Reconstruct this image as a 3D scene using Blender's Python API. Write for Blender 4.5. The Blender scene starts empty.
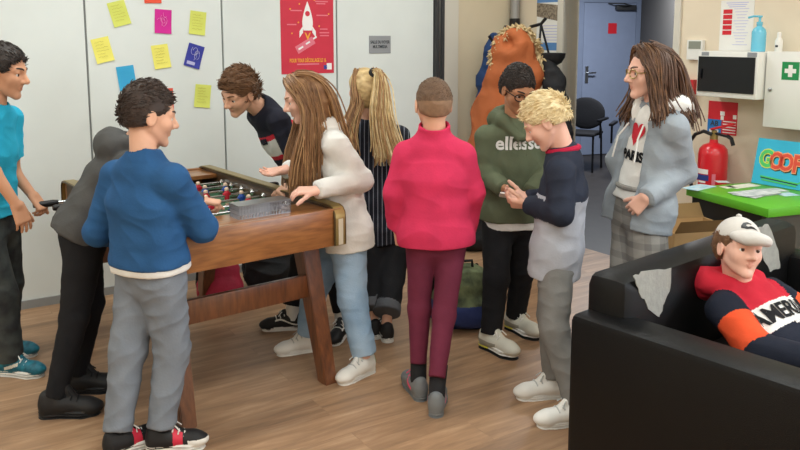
import bpy, bmesh, math, random
import numpy as np
from mathutils import Vector, Matrix
from mathutils.bvhtree import BVHTree

random.seed(7)
RNG = np.random.default_rng(7)
SC = bpy.context.scene
COL = SC.collection

# ------------------------------------------------------------------ camera
F_PX, C_Y, TILT, CAM_H = 790.0, 145.0, math.radians(7.86), 1.6
cam = bpy.data.cameras.new('camera')
cam_o = bpy.data.objects.new('camera', cam)
COL.objects.link(cam_o)
cam_o.location = (0, 0, CAM_H)
cam_o.rotation_euler = (math.pi / 2 - TILT, 0, 0)
cam.sensor_width = 36
cam.lens = F_PX * 36 / 800
cam.shift_y = -(225 - C_Y) / 800
cam.clip_start = 0.05
SC.camera = cam_o

# ------------------------------------------------------------------ light and exposure
SC.view_settings.view_transform = 'Standard'
SC.view_settings.look = 'None'
SC.view_settings.gamma = 1
SC.view_settings.use_curve_mapping = False
SC.view_settings.exposure = 0.0
world = bpy.data.worlds.new('sky')
SC.world = world
world.use_nodes = True
world.node_tree.nodes['Background'].inputs[0].default_value = (0.75, 0.85, 1.0, 1)
world.node_tree.nodes['Background'].inputs[1].default_value = 1.0

# building frame: the corner where the white partition meets the beige wall
CX, CY = 0.947, 6.565
UX, UY = 0.838, 0.546        # along the partition, to the right
VX, VY = -0.546, 0.838       # square to the partition, away


def B(a, b, z=0.0):
    """a metres in from the beige right wall, b metres in from the white partition"""
    return Vector((CX - a * UX - b * VX, CY - a * UY - b * VY, z))


WALL_ANG = math.atan2(UY, UX)


def area(name, loc, aim, sx, sy, power, col):
    l = bpy.data.lights.new(name, 'AREA')
    l.shape = 'RECTANGLE'
    l.size, l.size_y, l.energy, l.color = sx, sy, power, col
    o = bpy.data.objects.new(name, l)
    COL.objects.link(o)
    o.location = loc
    d = (Vector(aim) - Vector(loc)).normalized()
    o.rotation_euler = d.to_track_quat('-Z', 'Y').to_euler()
    return o


CEIL_H = 2.75
PANELS = [(a, b) for a in (1.2, 3.4, 5.6) for b in (1.2, 3.4, 5.6, 7.6)]
for a, b in PANELS:
    p = B(a, b, CEIL_H - 0.05)
    l = area('ceiling_lamp_light', p, p - Vector((0, 0, 1)), 1.15, 0.55, 16.8, (0.87, 0.985, 1.0))
    l.rotation_euler = (0, 0, WALL_ANG)
# daylight through the two windows in the right-hand wall behind the sofa
for wb in (5.2, 7.0):
    p = B(0.06, wb, 1.55)
    area('window_daylight', p, B(3, wb, 1.3), 1.3, 1.3, 42, (0.76, 0.87, 1.0))
# lamp of the corridor beyond the opening
pc = Vector((2.35, 8.7, 2.6))
area('corridor_lamp_light', pc, pc - Vector((0, 0, 1)), 0.6, 0.6, 98, (0.9, 0.95, 1.0))


# ------------------------------------------------------------------ small helpers
def at(px, py, Y):
    x, y = (px - 400) / F_PX, (C_Y - py) / F_PX
    ct, st = math.cos(TILT), math.sin(TILT)
    d = Vector((x, ct + y * st, y * ct - st))
    return Vector((0, 0, CAM_H)) + d * (Y / d.y)


def on_floor(px, py, z=0.0):
    a = at(px, py, 1.0)
    return Vector((0, 0, CAM_H)) + (a - Vector((0, 0, CAM_H))) * ((z - CAM_H) / (a.z - CAM_H))


def lin(h):
    c = [int(h[i:i + 2], 16) / 255 for i in (0, 2, 4)]
    return tuple((v / 12.92 if v <= 0.04045 else ((v + 0.055) / 1.055) ** 2.4) for v in c) + (1,)


def mat(name, col, rough=0.6, metal=0.0, var=0.0, vscale=8.0, bump=0.0, bscale=60.0, coat=0.0, stretch=None, col2=None, emit=0.0, spec=0.4):
    m = bpy.data.materials.new(name)
    m.use_nodes = True
    nt = m.node_tree
    b = nt.nodes['Principled BSDF']
    c = lin(col)
    b.inputs['Base Color'].default_value = c
    b.inputs['Roughness'].default_value = rough
    b.inputs['Metallic'].default_value = metal
    b.inputs['Specular IOR Level'].default_value = spec
    b.inputs['Coat Weight'].default_value = coat
    b.inputs['Coat Roughness'].default_value = 0.12
    if emit:
        b.inputs['Emission Color'].default_value = c
        b.inputs['Emission Strength'].default_value = emit
    if var or bump or col2:
        tc = nt.nodes.new('ShaderNodeTexCoord')
        mp = nt.nodes.new('ShaderNodeMapping')
        nt.links.new(tc.outputs['Object'], mp.inputs[0])
        if stretch:
            mp.inputs['Scale'].default_value = stretch
    if var or col2:
        n = nt.nodes.new('ShaderNodeTexNoise')
        n.inputs['Scale'].default_value = vscale
        n.inputs['Detail'].default_value = 5
        nt.links.new(mp.outputs[0], n.inputs['Vector'])
        r = nt.nodes.new('ShaderNodeValToRGB')
        r.color_ramp.elements[0].position = 0.3
        r.color_ramp.elements[1].position = 0.7
        ca = lin(col2) if col2 else tuple(v * (1 - var) for v in c[:3]) + (1,)
        cb = c if col2 else tuple(min(1, v * (1 + var)) for v in c[:3]) + (1,)
        r.color_ramp.elements[0].color = ca
        r.color_ramp.elements[1].color = cb
        nt.links.new(n.outputs[0], r.inputs[0])
        nt.links.new(r.outputs[0], b.inputs['Base Color'])
    if bump:
        n2 = nt.nodes.new('ShaderNodeTexNoise')
        n2.inputs['Scale'].default_value = bscale
        n2.inputs['Detail'].default_value = 4
        nt.links.new(mp.outputs[0], n2.inputs['Vector'])
        bp = nt.nodes.new('ShaderNodeBump')
        bp.inputs['Strength'].default_value = bump
        bp.inputs['Distance'].default_value = 0.01
        nt.links.new(n2.outputs[0], bp.inputs['Height'])
        nt.links.new(bp.outputs[0], b.inputs['Normal'])
    return m


def cloth(name, col, var=0.12, rough=0.85, bump=0.12):
    return mat(name, col, rough, var=var, vscale=9, bump=bump, bscale=120, spec=0.2)


def tag(o, label=None, cat=None, group=None, kind=None):
    for k, v in (('label', label), ('category', cat), ('group', group), ('kind', kind)):
        if v:
            o[k] = v
    return o


def empty(name, loc=(0, 0, 0), rz=0.0, **kw):
    o = bpy.data.objects.new(name, None)
    o.empty_display_size = 0.1
    COL.objects.link(o)
    o.location = loc
    o.rotation_euler = (0, 0, rz)
    return tag(o, **kw)


def link_mesh(name, me, mats, parent=None, smooth=True):
    for m in (mats if isinstance(mats, (list, tuple)) else [mats]):
        me.materials.append(m)
    o = bpy.data.objects.new(name, me)
    COL.objects.link(o)
    if parent:
        o.parent = parent
    if smooth:
        me.polygons.foreach_set('use_smooth', np.ones(len(me.polygons), bool))
    return o


class MB:
    """collects simple shapes into one mesh"""

    def __init__(s):
        s.bm = bmesh.new()
        s.mi = 0

    def _xf(s, vs, M):
        for v in vs:
            v.co = M @ v.co

    def box(s, c, size, rot=None, bevel=0.0, seg=2):
        r = bmesh.ops.create_cube(s.bm, size=1.0)
        M = Matrix.Translation(Vector(c)) @ (rot.to_4x4() if rot else Matrix.Identity(4)) @ Matrix.Diagonal((*size, 1))
        s._xf(r['verts'], M)
        fs = list({f for v in r['verts'] for f in v.link_faces})
        if bevel:
            es = list({e for v in r['verts'] for e in v.link_edges})
            rb = bmesh.ops.bevel(s.bm, geom=es, offset=bevel, segments=seg, profile=0.5, affect='EDGES')
            fs = list(set(rb['faces']) | {f for f in fs if f.is_valid})
        for f in fs:
            f.material_index = s.mi
        return s

    def bar(s, a, b, w, d, bevel=0.0, up=(0, 0, 1)):
        a, b = Vector(a), Vector(b)
        z = (b - a).normalized()
        x = Vector(up).cross(z)
        if x.length < 1e-4:
            x = Vector((1, 0, 0))
        x.normalize()
        y = z.cross(x)
        R = Matrix((x, y, z)).transposed()
        return s.box((a + b) / 2, (w, d, (b - a).length), R, bevel)

    def tube(s, pts, r, n=10, cap=True):
        pts = [Vector(p) for p in pts]
        rr = r if isinstance(r, (list, tuple)) else [r] * len(pts)
        rings = []
        px = None
        for i, p in enumerate(pts):
            t = (pts[min(i + 1, len(pts) - 1)] - pts[max(i - 1, 0)]).normalized()
            if px is None:
                px = t.orthogonal().normalized()
            else:
                px = (px - t * px.dot(t))
                px = px.normalized() if px.length > 1e-6 else t.orthogonal().normalized()
            py = t.cross(px)
            rings.append([s.bm.verts.new(p + (px * math.cos(2 * math.pi * k / n) + py * math.sin(2 * math.pi * k / n)) * rr[i]) for k in range(n)])
        for A, Bq in zip(rings, rings[1:]):
            for k in range(n):
                f = s.bm.faces.new((A[k], A[(k + 1) % n], Bq[(k + 1) % n], Bq[k]))
                f.material_index = s.mi
        if cap:
            s.bm.faces.new(rings[0][::-1]).material_index = s.mi
            s.bm.faces.new(rings[-1]).material_index = s.mi
        return s

    def lathe(s, prof, c=(0, 0, 0), n=24, M=None):
        M = M or Matrix.Translation(Vector(c))
        rings = [[s.bm.verts.new(M @ Vector((r * math.cos(2 * math.pi * k / n), r * math.sin(2 * math.pi * k / n), z))) for k in range(n)] for r, z in prof]
        for A, Bq in zip(rings, rings[1:]):
            for k in range(n):
                s.bm.faces.new((A[k], A[(k + 1) % n], Bq[(k + 1) % n], Bq[k])).material_index = s.mi
        s.bm.faces.new(rings[0][::-1]).material_index = s.mi
        s.bm.faces.new(rings[-1]).material_index = s.mi
        return s

    def prism(s, poly, thick, M):
        """polygon in local xz, thickness along local y (centred)"""
        A = [s.bm.verts.new(M @ Vector((x, -thick / 2, z))) for x, z in poly]
        Bq = [s.bm.verts.new(M @ Vector((x, thick / 2, z))) for x, z in poly]
        n = len(poly)
        s.bm.faces.new(A).material_index = s.mi
        s.bm.faces.new(Bq[::-1]).material_index = s.mi
        for k in range(n):
            s.bm.faces.new((A[(k + 1) % n], A[k], Bq[k], Bq[(k + 1) % n])).material_index = s.mi
        return s

    def quad(s, pts):
        s.bm.faces.new([s.bm.verts.new(Vector(p)) for p in pts]).material_index = s.mi
        return s

    def build(s, name, mats, parent=None, smooth=True):
        bmesh.ops.recalc_face_normals(s.bm, faces=s.bm.faces)
        me = bpy.data.meshes.new(name)
        s.bm.to_mesh(me)
        s.bm.free()
        o = link_mesh(name, me, mats, parent, False)
        if smooth:
            me.polygons.foreach_set('use_smooth', np.ones(len(me.polygons), bool))
            me.set_sharp_from_angle(angle=math.radians(35))
        return o


def frame(x, y, z, loc=(0, 0, 0)):
    M = Matrix((Vector(x), Vector(y), Vector(z))).transposed().to_4x4()
    M.translation = Vector(loc)
    return M


def text_mesh(body, size, extrude=0.0008, align='CENTER', bold=0.0, width=None, spacing=1.0):
    cu = bpy.data.curves.new('lettering', 'FONT')
    cu.body = body
    cu.size = size
    cu.extrude = extrude
    cu.offset = bold
    cu.align_x = align
    cu.align_y = 'CENTER'
    cu.resolution_u = 3
    cu.space_character = spacing
    o = bpy.data.objects.new('lettering', cu)
    COL.objects.link(o)
    bpy.context.view_layer.update()
    dg = bpy.context.evaluated_depsgraph_get()
    me = bpy.data.meshes.new_from_object(o.evaluated_get(dg))
    bpy.data.objects.remove(o)
    me.materials.clear()
    if width:
        xs = [v.co.x for v in me.vertices]
        k = width / max(1e-6, max(xs) - min(xs))
        for v in me.vertices:
            v.co.x *= k
    return me


def text_on(body, size, M, m, parent, name='lettering', **kw):
    """text in the plane of M: local x right, local y up, local z out of the surface"""
    me = text_mesh(body, size, **kw)
    me.transform(M)
    return link_mesh(name, me, m, parent, False)


# ------------------------------------------------------------------ smooth-union modelling kernel
def V3(p):
    return np.array((p[0], p[1], p[2]), dtype=np.float32)


def nets(Fv, o, h):
    S = Fv < 0
    c = np.zeros(tuple(n - 1 for n in S.shape), np.int8)
    offs = [(i, j, k) for i in (0, 1) for j in (0, 1) for k in (0, 1)]
    sh = c.shape
    for i, j, k in offs:
        c += S[i:i + sh[0], j:j + sh[1], k:k + sh[2]]
    act = (c > 0) & (c < 8)
    idx = np.argwhere(act)
    val = {of: Fv[idx[:, 0] + of[0], idx[:, 1] + of[1], idx[:, 2] + of[2]] for of in offs}
    acc = np.zeros((len(idx), 3), np.float32)
    cnt = np.zeros(len(idx), np.float32)
    for a in offs:
        for ax in range(3):
            if a[ax] == 0:
                b = list(a)
                b[ax] = 1
                fa, fb = val[a], val[tuple(b)]
                cr = (fa < 0) != (fb < 0)
                t = np.where(cr, fa / np.where(cr, fa - fb, 1), 0)
                for q in range(3):
                    acc[:, q] += cr * (a[q] + (t if q == ax else 0))
                cnt += cr
    verts = (idx + acc / cnt[:, None]) * h + o
    vid = np.full(sh, -1, np.int32)
    vid[act] = np.arange(len(idx), dtype=np.int32)
    faces = []
    for ax in range(3):
        a1, a2 = (ax + 1) % 3, (ax + 2) % 3
        s0 = [slice(None)] * 3
        s1 = [slice(None)] * 3
        s0[ax], s1[ax] = slice(0, -1), slice(1, None)
        for q in (a1, a2):
            s0[q] = s1[q] = slice(1, -1)
        A, Bq = S[tuple(s0)], S[tuple(s1)]
        e = np.argwhere(A != Bq)
        ins = A[e[:, 0], e[:, 1], e[:, 2]]
        e = e.copy()
        e[:, a1] += 1
        e[:, a2] += 1
        q4 = []
        for d1, d2 in ((-1, -1), (0, -1), (0, 0), (-1, 0)):
            w = e.copy()
            w[:, a1] += d1
            w[:, a2] += d2
            q4.append(vid[w[:, 0], w[:, 1], w[:, 2]])
        q4 = np.stack(q4, 1)
        q4[~ins] = q4[~ins][:, ::-1]
        faces.append(q4)
    return verts.astype(np.float32), np.concatenate(faces), idx


class SDF:
    def __init__(s, h=0.005):
        s.o, s.h = [], h

    def cone(s, a, b, ra, rb, k=0.015, lab=0, op=0, flat=None, ends=(0, 0)):
        a, b = V3(a), V3(b)
        d = b - a
        L = float(np.linalg.norm(d)) or 1e-6
        L2 = L * L

        def f(x, y, z):
            p0, p1, p2 = x - a[0], y - a[1], z - a[2]
            t = (p0 * d[0] + p1 * d[1] + p2 * d[2]) / L2
            tc = np.clip(t, 0, 1)
            v0, v1, v2 = p0 - tc * d[0], p1 - tc * d[1], p2 - tc * d[2]
            r2 = v0 * v0 + v1 * v1 + v2 * v2
            if flat is not None:
                m = v0 * flat[0][0] + v1 * flat[0][1] + v2 * flat[0][2]
                r2 = r2 + (flat[1] ** 2 - 1) * m * m
            dd = np.sqrt(r2) - (ra + (rb - ra) * tc)
            if ends[0]:
                dd = np.maximum(dd, -t * L)
            if ends[1]:
                dd = np.maximum(dd, (t - 1) * L)
            return dd
        R = max(ra, rb) / (min(1, flat[1]) if flat is not None else 1)
        s.o.append((f, np.minimum(a, b) - R, np.maximum(a, b) + R, k, lab, op))
        return s

    def ball(s, c, r, **kw):
        c = V3(c)
        return s.cone(c, c + 1e-4, r, r, **kw)

    def ell(s, c, r, R=None, k=0.015, lab=0, op=0):
        c, r = V3(c), V3(r)
        Rm = np.array(R, dtype=np.float32) if R is not None else np.eye(3, dtype=np.float32)
        ext = np.abs(Rm) @ r

        def f(x, y, z):
            p = (x - c[0], y - c[1], z - c[2])
            k0 = k1 = 0
            for i in range(3):
                q = (p[0] * Rm[0, i] + p[1] * Rm[1, i] + p[2] * Rm[2, i]) / r[i]
                q2 = q * q
                k0 = k0 + q2
                k1 = k1 + q2 / (r[i] * r[i])
            k0, k1 = np.sqrt(k0), np.sqrt(k1)
            return k0 * (k0 - 1) / np.maximum(k1, 1e-6)
        s.o.append((f, c - ext, c + ext, k, lab, op))
        return s

    def loft(s, st, side, k=0.03, lab=0, op=0, cut=None):
        """st: list of (point, half width, half depth); side: unit vector across the body"""
        for (pa, wa, da), (pb, wb, db) in zip(st, st[1:]):
            a, b = V3(pa), V3(pb)
            d = b - a
            L2 = float(d @ d)
            sv = V3(side)
            sv = sv / np.linalg.norm(sv)
            fv = np.cross(sv, d)
            fv = fv / np.linalg.norm(fv)

            def f(x, y, z, a=a, d=d, L2=L2, sv=sv, fv=fv, wa=wa, wb=wb, da=da, db=db):
                p0, p1, p2 = x - a[0], y - a[1], z - a[2]
                t = np.clip((p0 * d[0] + p1 * d[1] + p2 * d[2]) / L2, 0, 1)
                v0, v1, v2 = p0 - t * d[0], p1 - t * d[1], p2 - t * d[2]
                u = v0 * sv[0] + v1 * sv[1] + v2 * sv[2]
                g = v0 * fv[0] + v1 * fv[1] + v2 * fv[2]
                rest = np.maximum(v0 * v0 + v1 * v1 + v2 * v2 - u * u - g * g, 0)
                w, dp = wa + (wb - wa) * t, da + (db - da) * t
                mn = np.minimum(w, dp)
                uu, gg = np.abs(u) / w, np.abs(g) / dp
                q = np.sqrt((uu ** 2.4 + gg ** 2.4) ** (2 / 2.4) + rest / (mn * mn))
                dd = (q - 1) * mn
                if cut is not None:
                    c0, cn = cut
                    dd = np.maximum(dd, (x - c0[0]) * cn[0] + (y - c0[1]) * cn[1] + (z - c0[2]) * cn[2])
                return dd
            R = max(wa, wb, da, db)
            s.o.append((f, np.minimum(a, b) - R, np.maximum(a, b) + R, k, lab, op))
        return s

    def plane(s, c, n, k=0.004):
        """cuts away everything on the n side of c"""
        c, n = V3(c), V3(n)
        n = n / np.linalg.norm(n)

        def f(x, y, z):
            return -((x - c[0]) * n[0] + (y - c[1]) * n[1] + (z - c[2]) * n[2])
        s.o.append((f, None, None, k, None, 1))
        return s

    def run(s, disp=None):
        h = s.h
        us = [q for q in s.o if q[5] == 0]
        lo = np.min([q[1] - q[3] * 0.5 for q in us], 0) - 3 * h
        hi = np.max([q[2] + q[3] * 0.5 for q in us], 0) + 3 * h
        n = np.ceil((hi - lo) / h).astype(int) + 1
        axs = [(lo[i] + h * np.arange(n[i])).astype(np.float32) for i in range(3)]
        Fv = np.full(n, 0.3, np.float32)
        Lb = np.zeros(n, np.int8)
        for f, l, u, k, lab, op in s.o:
            if l is None:
                w = (slice(None),) * 3
            else:
                m = k + 3 * h
                i0 = np.clip(np.floor((l - m - lo) / h).astype(int), 0, n)
                i1 = np.clip(np.ceil((u + m - lo) / h).astype(int) + 1, 0, n)
                if np.any(i1 <= i0):
                    continue
                w = tuple(slice(a, b) for a, b in zip(i0, i1))
            d = f(axs[0][w[0]][:, None, None], axs[1][w[1]][None, :, None], axs[2][w[2]][None, None, :])
            Fw = Fv[w]
            k = max(k, 1e-5)
            if op == 0:
                if lab is not None:
                    Lb[w] = np.where(d < Fw, lab, Lb[w])
                t = np.clip(0.5 + 0.5 * (Fw - d) / k, 0, 1)
                Fv[w] = Fw * (1 - t) + d * t - k * t * (1 - t)
            else:
                if lab is not None and lab:
                    Lb[w] = np.where(-d > Fw, lab, Lb[w])
                t = np.clip(0.5 - 0.5 * (Fw + d) / k, 0, 1)
                Fv[w] = Fw * (1 - t) - d * t + k * t * (1 - t)
        v, q, idx = nets(Fv, lo, h)
        lab = Lb[idx[:, 0], idx[:, 1], idx[:, 2]]
        return v, q, lab


def vnormals(v, q):
    n = np.cross(v[q[:, 2]] - v[q[:, 0]], v[q[:, 3]] - v[q[:, 1]])
    out = np.zeros_like(v)
    for i in range(4):
        np.add.at(out, q[:, i], n)
    return out / np.maximum(np.linalg.norm(out, axis=1, keepdims=True), 1e-9)


def wav(v, freq, seed, n=5):
    r = np.random.default_rng(seed)
    out = np.zeros(len(v), np.float32)
    w = v + 0.25 / freq * np.sin(v[:, [1, 2, 0]] * freq * 0.7 + seed)
    for _ in range(n):
        d = r.normal(size=3)
        d = d / np.linalg.norm(d) * freq * r.uniform(0.7, 1.4)
        out += np.sin(w @ d.astype(np.float32) + r.uniform(0, 6.28))
    return out / n


def wrinkle(v, q, amp, seed, freq=45):
    """soft cloth folds: sharp valleys, rounded ridges"""
    if not amp:
        return v
    n = vnormals(v, q)
    a = 1 - 2 * np.abs(wav(v * np.array((1, 1, 1.6), np.float32), freq, seed)) ** 0.8
    b = wav(v, freq * 2.3, seed + 5)
    return v + n * ((a * 0.7 + b * 0.3) * amp)[:, None]


def qmesh(name, v, q, mats, parent=None, lab=None, base=(0, 0, 0)):
    me = bpy.data.meshes.new(name)
    v = np.ascontiguousarray(v - V3(base), np.float32)
    me.vertices.add(len(v))
    me.vertices.foreach_set('co', v.ravel())
    me.loops.add(q.size)
    me.loops.foreach_set('vertex_index', np.ascontiguousarray(q, np.int32).ravel())
    me.polygons.add(len(q))
    me.polygons.foreach_set('loop_start', np.arange(0, q.size, 4, dtype=np.int32))
    if lab is not None:
        me.polygons.foreach_set('material_index', np.ascontiguousarray(lab, np.int32))
    me.update(calc_edges=True)
    return link_mesh(name, me, mats, parent, True)


def sdf_part(name, sd, mats, parent=None, base=(0, 0, 0), amp=0.0, seed=1, freq=45, matfn=None, dispfn=None):
    v, q, lab = sd.run()
    if amp:
        v = wrinkle(v, q, amp, seed, freq)
    if dispfn:
        v = v + vnormals(v, q) * dispfn(v)[:, None]
    fl = lab[q[:, 0]]
    if matfn:
        fl = matfn(v[q].mean(1), fl)
    o = qmesh(name, v, q, mats, parent, fl, base)
    return o, v, q

# ------------------------------------------------------------------ figures
def nrm(v):
    v = V3(v)
    return v / max(1e-9, float(np.linalg.norm(v)))


def yawv(a):
    a = math.radians(a)
    return V3((math.sin(a), math.cos(a), 0)), V3((math.cos(a), -math.sin(a), 0))


class Head:
    def __init__(s, c, size, yaw, pitch=0, roll=0):
        y, p, r = map(math.radians, (yaw, pitch, roll))
        f = V3((math.sin(y) * math.cos(p), math.cos(y) * math.cos(p), -math.sin(p)))
        rt = V3((math.cos(y), -math.sin(y), 0))
        up = np.cross(rt, f)
        rt, up = rt * math.cos(r) - up * math.sin(r), up * math.cos(r) + rt * math.sin(r)
        s.c, s.s, s.R = V3(c), size, np.stack((rt, f, up), 1)

    def W(s, x, y, z):
        return s.c + s.R @ V3((x, y, z)) * s.s

    def d(s, x, y, z):
        return s.R @ V3((x, y, z))

    def loc(s, v):
        return (v - s.c) @ s.R / s.s

    def ell(s, sd, c, r, **kw):
        return sd.ell(s.W(*c), V3(r) * s.s, R=s.R, **kw)

    def cone(s, sd, a, b, ra, rb, **kw):
        return sd.cone(s.W(*a), s.W(*b), ra * s.s, rb * s.s, **kw)


def head_shape(sd, h, smile=0.0, mouth=1):
    S = h.s
    h.ell(sd, (0, -0.06, 0.14), (0.33, 0.41, 0.35), k=0.02)
    h.ell(sd, (0, 0.13, -0.10), (0.262, 0.25, 0.35), k=0.03)
    for q in (-1, 1):
        h.cone(sd, (0.195 * q, 0.0, -0.2), (0.045 * q, 0.27, -0.43), 0.08, 0.065, k=0.02)
        h.ell(sd, (0.155 * q, 0.23, -0.1), (0.12, 0.11, 0.12), k=0.02)
        h.cone(sd, (0.05 * q, 0.345, 0.085), (0.22 * q, 0.27, 0.085), 0.045, 0.04, k=0.015)
        h.ell(sd, (0.145 * q, 0.385, 0.0), (0.085, 0.07, 0.055), k=0.012, op=1)
        h.ell(sd, (0.145 * q, 0.283, 0.038), (0.092, 0.073, 0.045), k=0.003)
        h.ell(sd, (0.145 * q, 0.275, -0.05), (0.085, 0.066, 0.036), k=0.003)
        h.ell(sd, (0.345 * q, -0.04, -0.02), (0.03, 0.09, 0.14), k=0.008)
        h.ell(sd, (0.385 * q, -0.02, -0.01), (0.028, 0.055, 0.095), k=0.004, op=1)
    h.cone(sd, (0, 0.345, 0.05), (0, 0.45, -0.13), 0.035, 0.052, k=0.012)
    for q in (-1, 1):
        h.ell(sd, (0.05 * q, 0.39, -0.15), (0.04, 0.045, 0.035), k=0.01)
    w = 0.085 + 0.03 * smile
    for q in (-1, 1):
        h.cone(sd, (0, 0.348, -0.245), (w * q, 0.318, -0.25 + 0.035 * smile), 0.024, 0.014, k=0.004, lab=1)
        h.cone(sd, (0, 0.340, -0.290), (w * q, 0.316, -0.262 + 0.035 * smile), 0.028, 0.014, k=0.004, lab=1)
        h.cone(sd, (0, 0.374, -0.267), (w * 0.95 * q, 0.345, -0.256 + 0.035 * smile), 0.007, 0.006, k=0.003, op=1)


def hand(sd, wr, d, pn, th, curl=(18, 25, 20), hs=1.0, spread=4.0, thumb_in=0.5):
    d = nrm(d)
    pn = V3(pn)
    pn = nrm(pn - d * float(pn @ d))
    sdv = np.cross(d, pn)
    if float(sdv @ V3(th)) < 0:
        sdv = -sdv
    wr = V3(wr)
    kn = wr + d * 0.082 * hs
    for q in (-0.026, -0.009, 0.009, 0.026):
        sd.cone(wr + sdv * q * 0.7 * hs, kn + sdv * q * 1.1 * hs, 0.0145 * hs, 0.0125 * hs, k=0.012, flat=(pn, 1.15))
    sd.cone(wr + sdv * 0.018 * hs, wr + d * 0.045 * hs + sdv * 0.03 * hs + pn * 0.008 * hs, 0.016 * hs, 0.014 * hs, k=0.014)
    for i, (off, L, r) in enumerate(((0.03, 0.066, 0.0086), (0.01, 0.073, 0.0088), (-0.01, 0.068, 0.0084), (-0.029, 0.053, 0.0076))):
        p = kn + sdv * off * hs - d * 0.008 * hs - (0.006 * d if i == 3 else 0)
        ang = 0.0
        lat = math.radians((1.3 - i) * spread)
        for sgm, cu, fr in zip((0.45, 0.3, 0.25), curl, (1.0, 0.93, 0.84)):
            ang += math.radians(cu)
            dv = (d * math.cos(lat) + sdv * math.sin(lat)) * math.cos(ang) + pn * math.sin(ang)
            q = p + dv * L * sgm * hs
            sd.cone(p, q, r * fr * hs, r * fr * 0.92 * hs, k=0.004)
            p = q
    p = wr + d * 0.03 * hs + sdv * 0.03 * hs + pn * 0.006 * hs
    for L, a, b in ((0.036, 0.75, 0.35), (0.03, 0.95, thumb_in), (0.022, 1.0, thumb_in + 0.15)):
        q = p + nrm(d * a + sdv * (0.75 - thumb_in * 0.6) + pn * b) * L * hs
        sd.cone(p, q, 0.0105 * hs, 0.009 * hs, k=0.006)
        p = q


def tufts(v, n, cnt, L, rad, dirfn, seed, lift=0.3, drop=0.0):
    r = np.random.default_rng(seed)
    mb = MB()
    for i in r.choice(len(v), cnt, replace=len(v) < cnt):
        p, nn = v[i], n[i]
        d = dirfn(p, nn)
        d = nrm(d - nn * float(d @ nn) + nn * lift + r.normal(size=3) * 0.13)
        ll = L * r.uniform(0.6, 1.25)
        b = p - nn * 0.006
        mb.tube([b, b + d * ll * 0.5 + nn * 0.003, b + d * ll - V3((0, 0, 1)) * drop * ll - nn * 0.004], [rad, rad * 0.85, rad * 0.15], 5)
    return mb


def locks(guides, per, spread, rad, seed, wave=0.006, nm=3):
    """strands following guide lines; a guide is a list of world points"""
    r = np.random.default_rng(seed)
    mb = MB()
    for gi, g in enumerate(guides):
        g = np.array([V3(p) for p in g])
        t = np.linspace(0, 1, len(g))
        tt = np.linspace(0, 1, 11)
        base = np.stack([np.interp(tt, t, g[:, i]) for i in range(3)], 1)
        base = np.concatenate((base[:1], (base[:-2] + 2 * base[1:-1] + base[2:]) / 4, base[-1:]))
        for _ in range(per):
            o = r.normal(size=3) * spread * 0.5
            e = r.normal(size=3) * spread * 0.35
            ph, fr = r.uniform(0, 6.28), r.uniform(5, 9)
            wv = np.sin(tt * fr + ph)[:, None] * nrm(r.normal(size=3)) * wave
            end = r.uniform(0.86, 1.0)
            pts = base + o * (0.35 + 0.65 * tt[:, None]) + e * tt[:, None] ** 2 + wv * tt[:, None]
            if end < 1:
                pts = np.stack([np.interp(tt * end, tt, pts[:, i]) for i in range(3)], 1)
            rr = rad * r.uniform(0.7, 1.2)
            mb.mi = int(r.integers(nm))
            mb.tube([tuple(p) for p in pts], [rr * (0.75 + 0.5 * q - 1.1 * max(0, q - 0.45)) for q in tt], 5)
    return mb


EYE_W = EYE_I = EYE_P = None


def eye(h, q, parent, base, iris, look=(0, 0), r=0.064):
    c = h.W(0.145 * q, 0.285, -0.004)
    ax = nrm(h.R @ nrm((look[0], 1, look[1])))
    bm = bmesh.new()
    bmesh.ops.create_uvsphere(bm, u_segments=20, v_segments=16, radius=r * h.s)
    M = Vector(ax).to_track_quat('Z', 'Y').to_matrix().to_4x4()
    M.translation = Vector(c - V3(base))
    for f in bm.faces:
        z = f.calc_center_median().z / (r * h.s)
        f.material_index = 2 if z > 0.955 else 1 if z > 0.83 else 0
    bm.transform(M)
    me = bpy.data.meshes.new('eye')
    bm.to_mesh(me)
    bm.free()
    return link_mesh('eye', me, [MAT['eye_white'], iris, MAT['pupil']], parent)


def brow(h, parent, base, m, th=0.017, tilt=0.0):
    for q in (-1, 1):
        mb = MB()
        pts = [h.W(x * q, y, z + tilt * (x - 0.06)) - V3(base) for x, y, z in ((0.06, 0.392, 0.095), (0.12, 0.37, 0.118), (0.19, 0.325, 0.12), (0.245, 0.27, 0.098))]
        mb.tube(pts, [th * h.s, th * 1.1 * h.s, th * 0.9 * h.s, th * 0.4 * h.s], 6)
        mb.build('eyebrow', m, parent)


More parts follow.
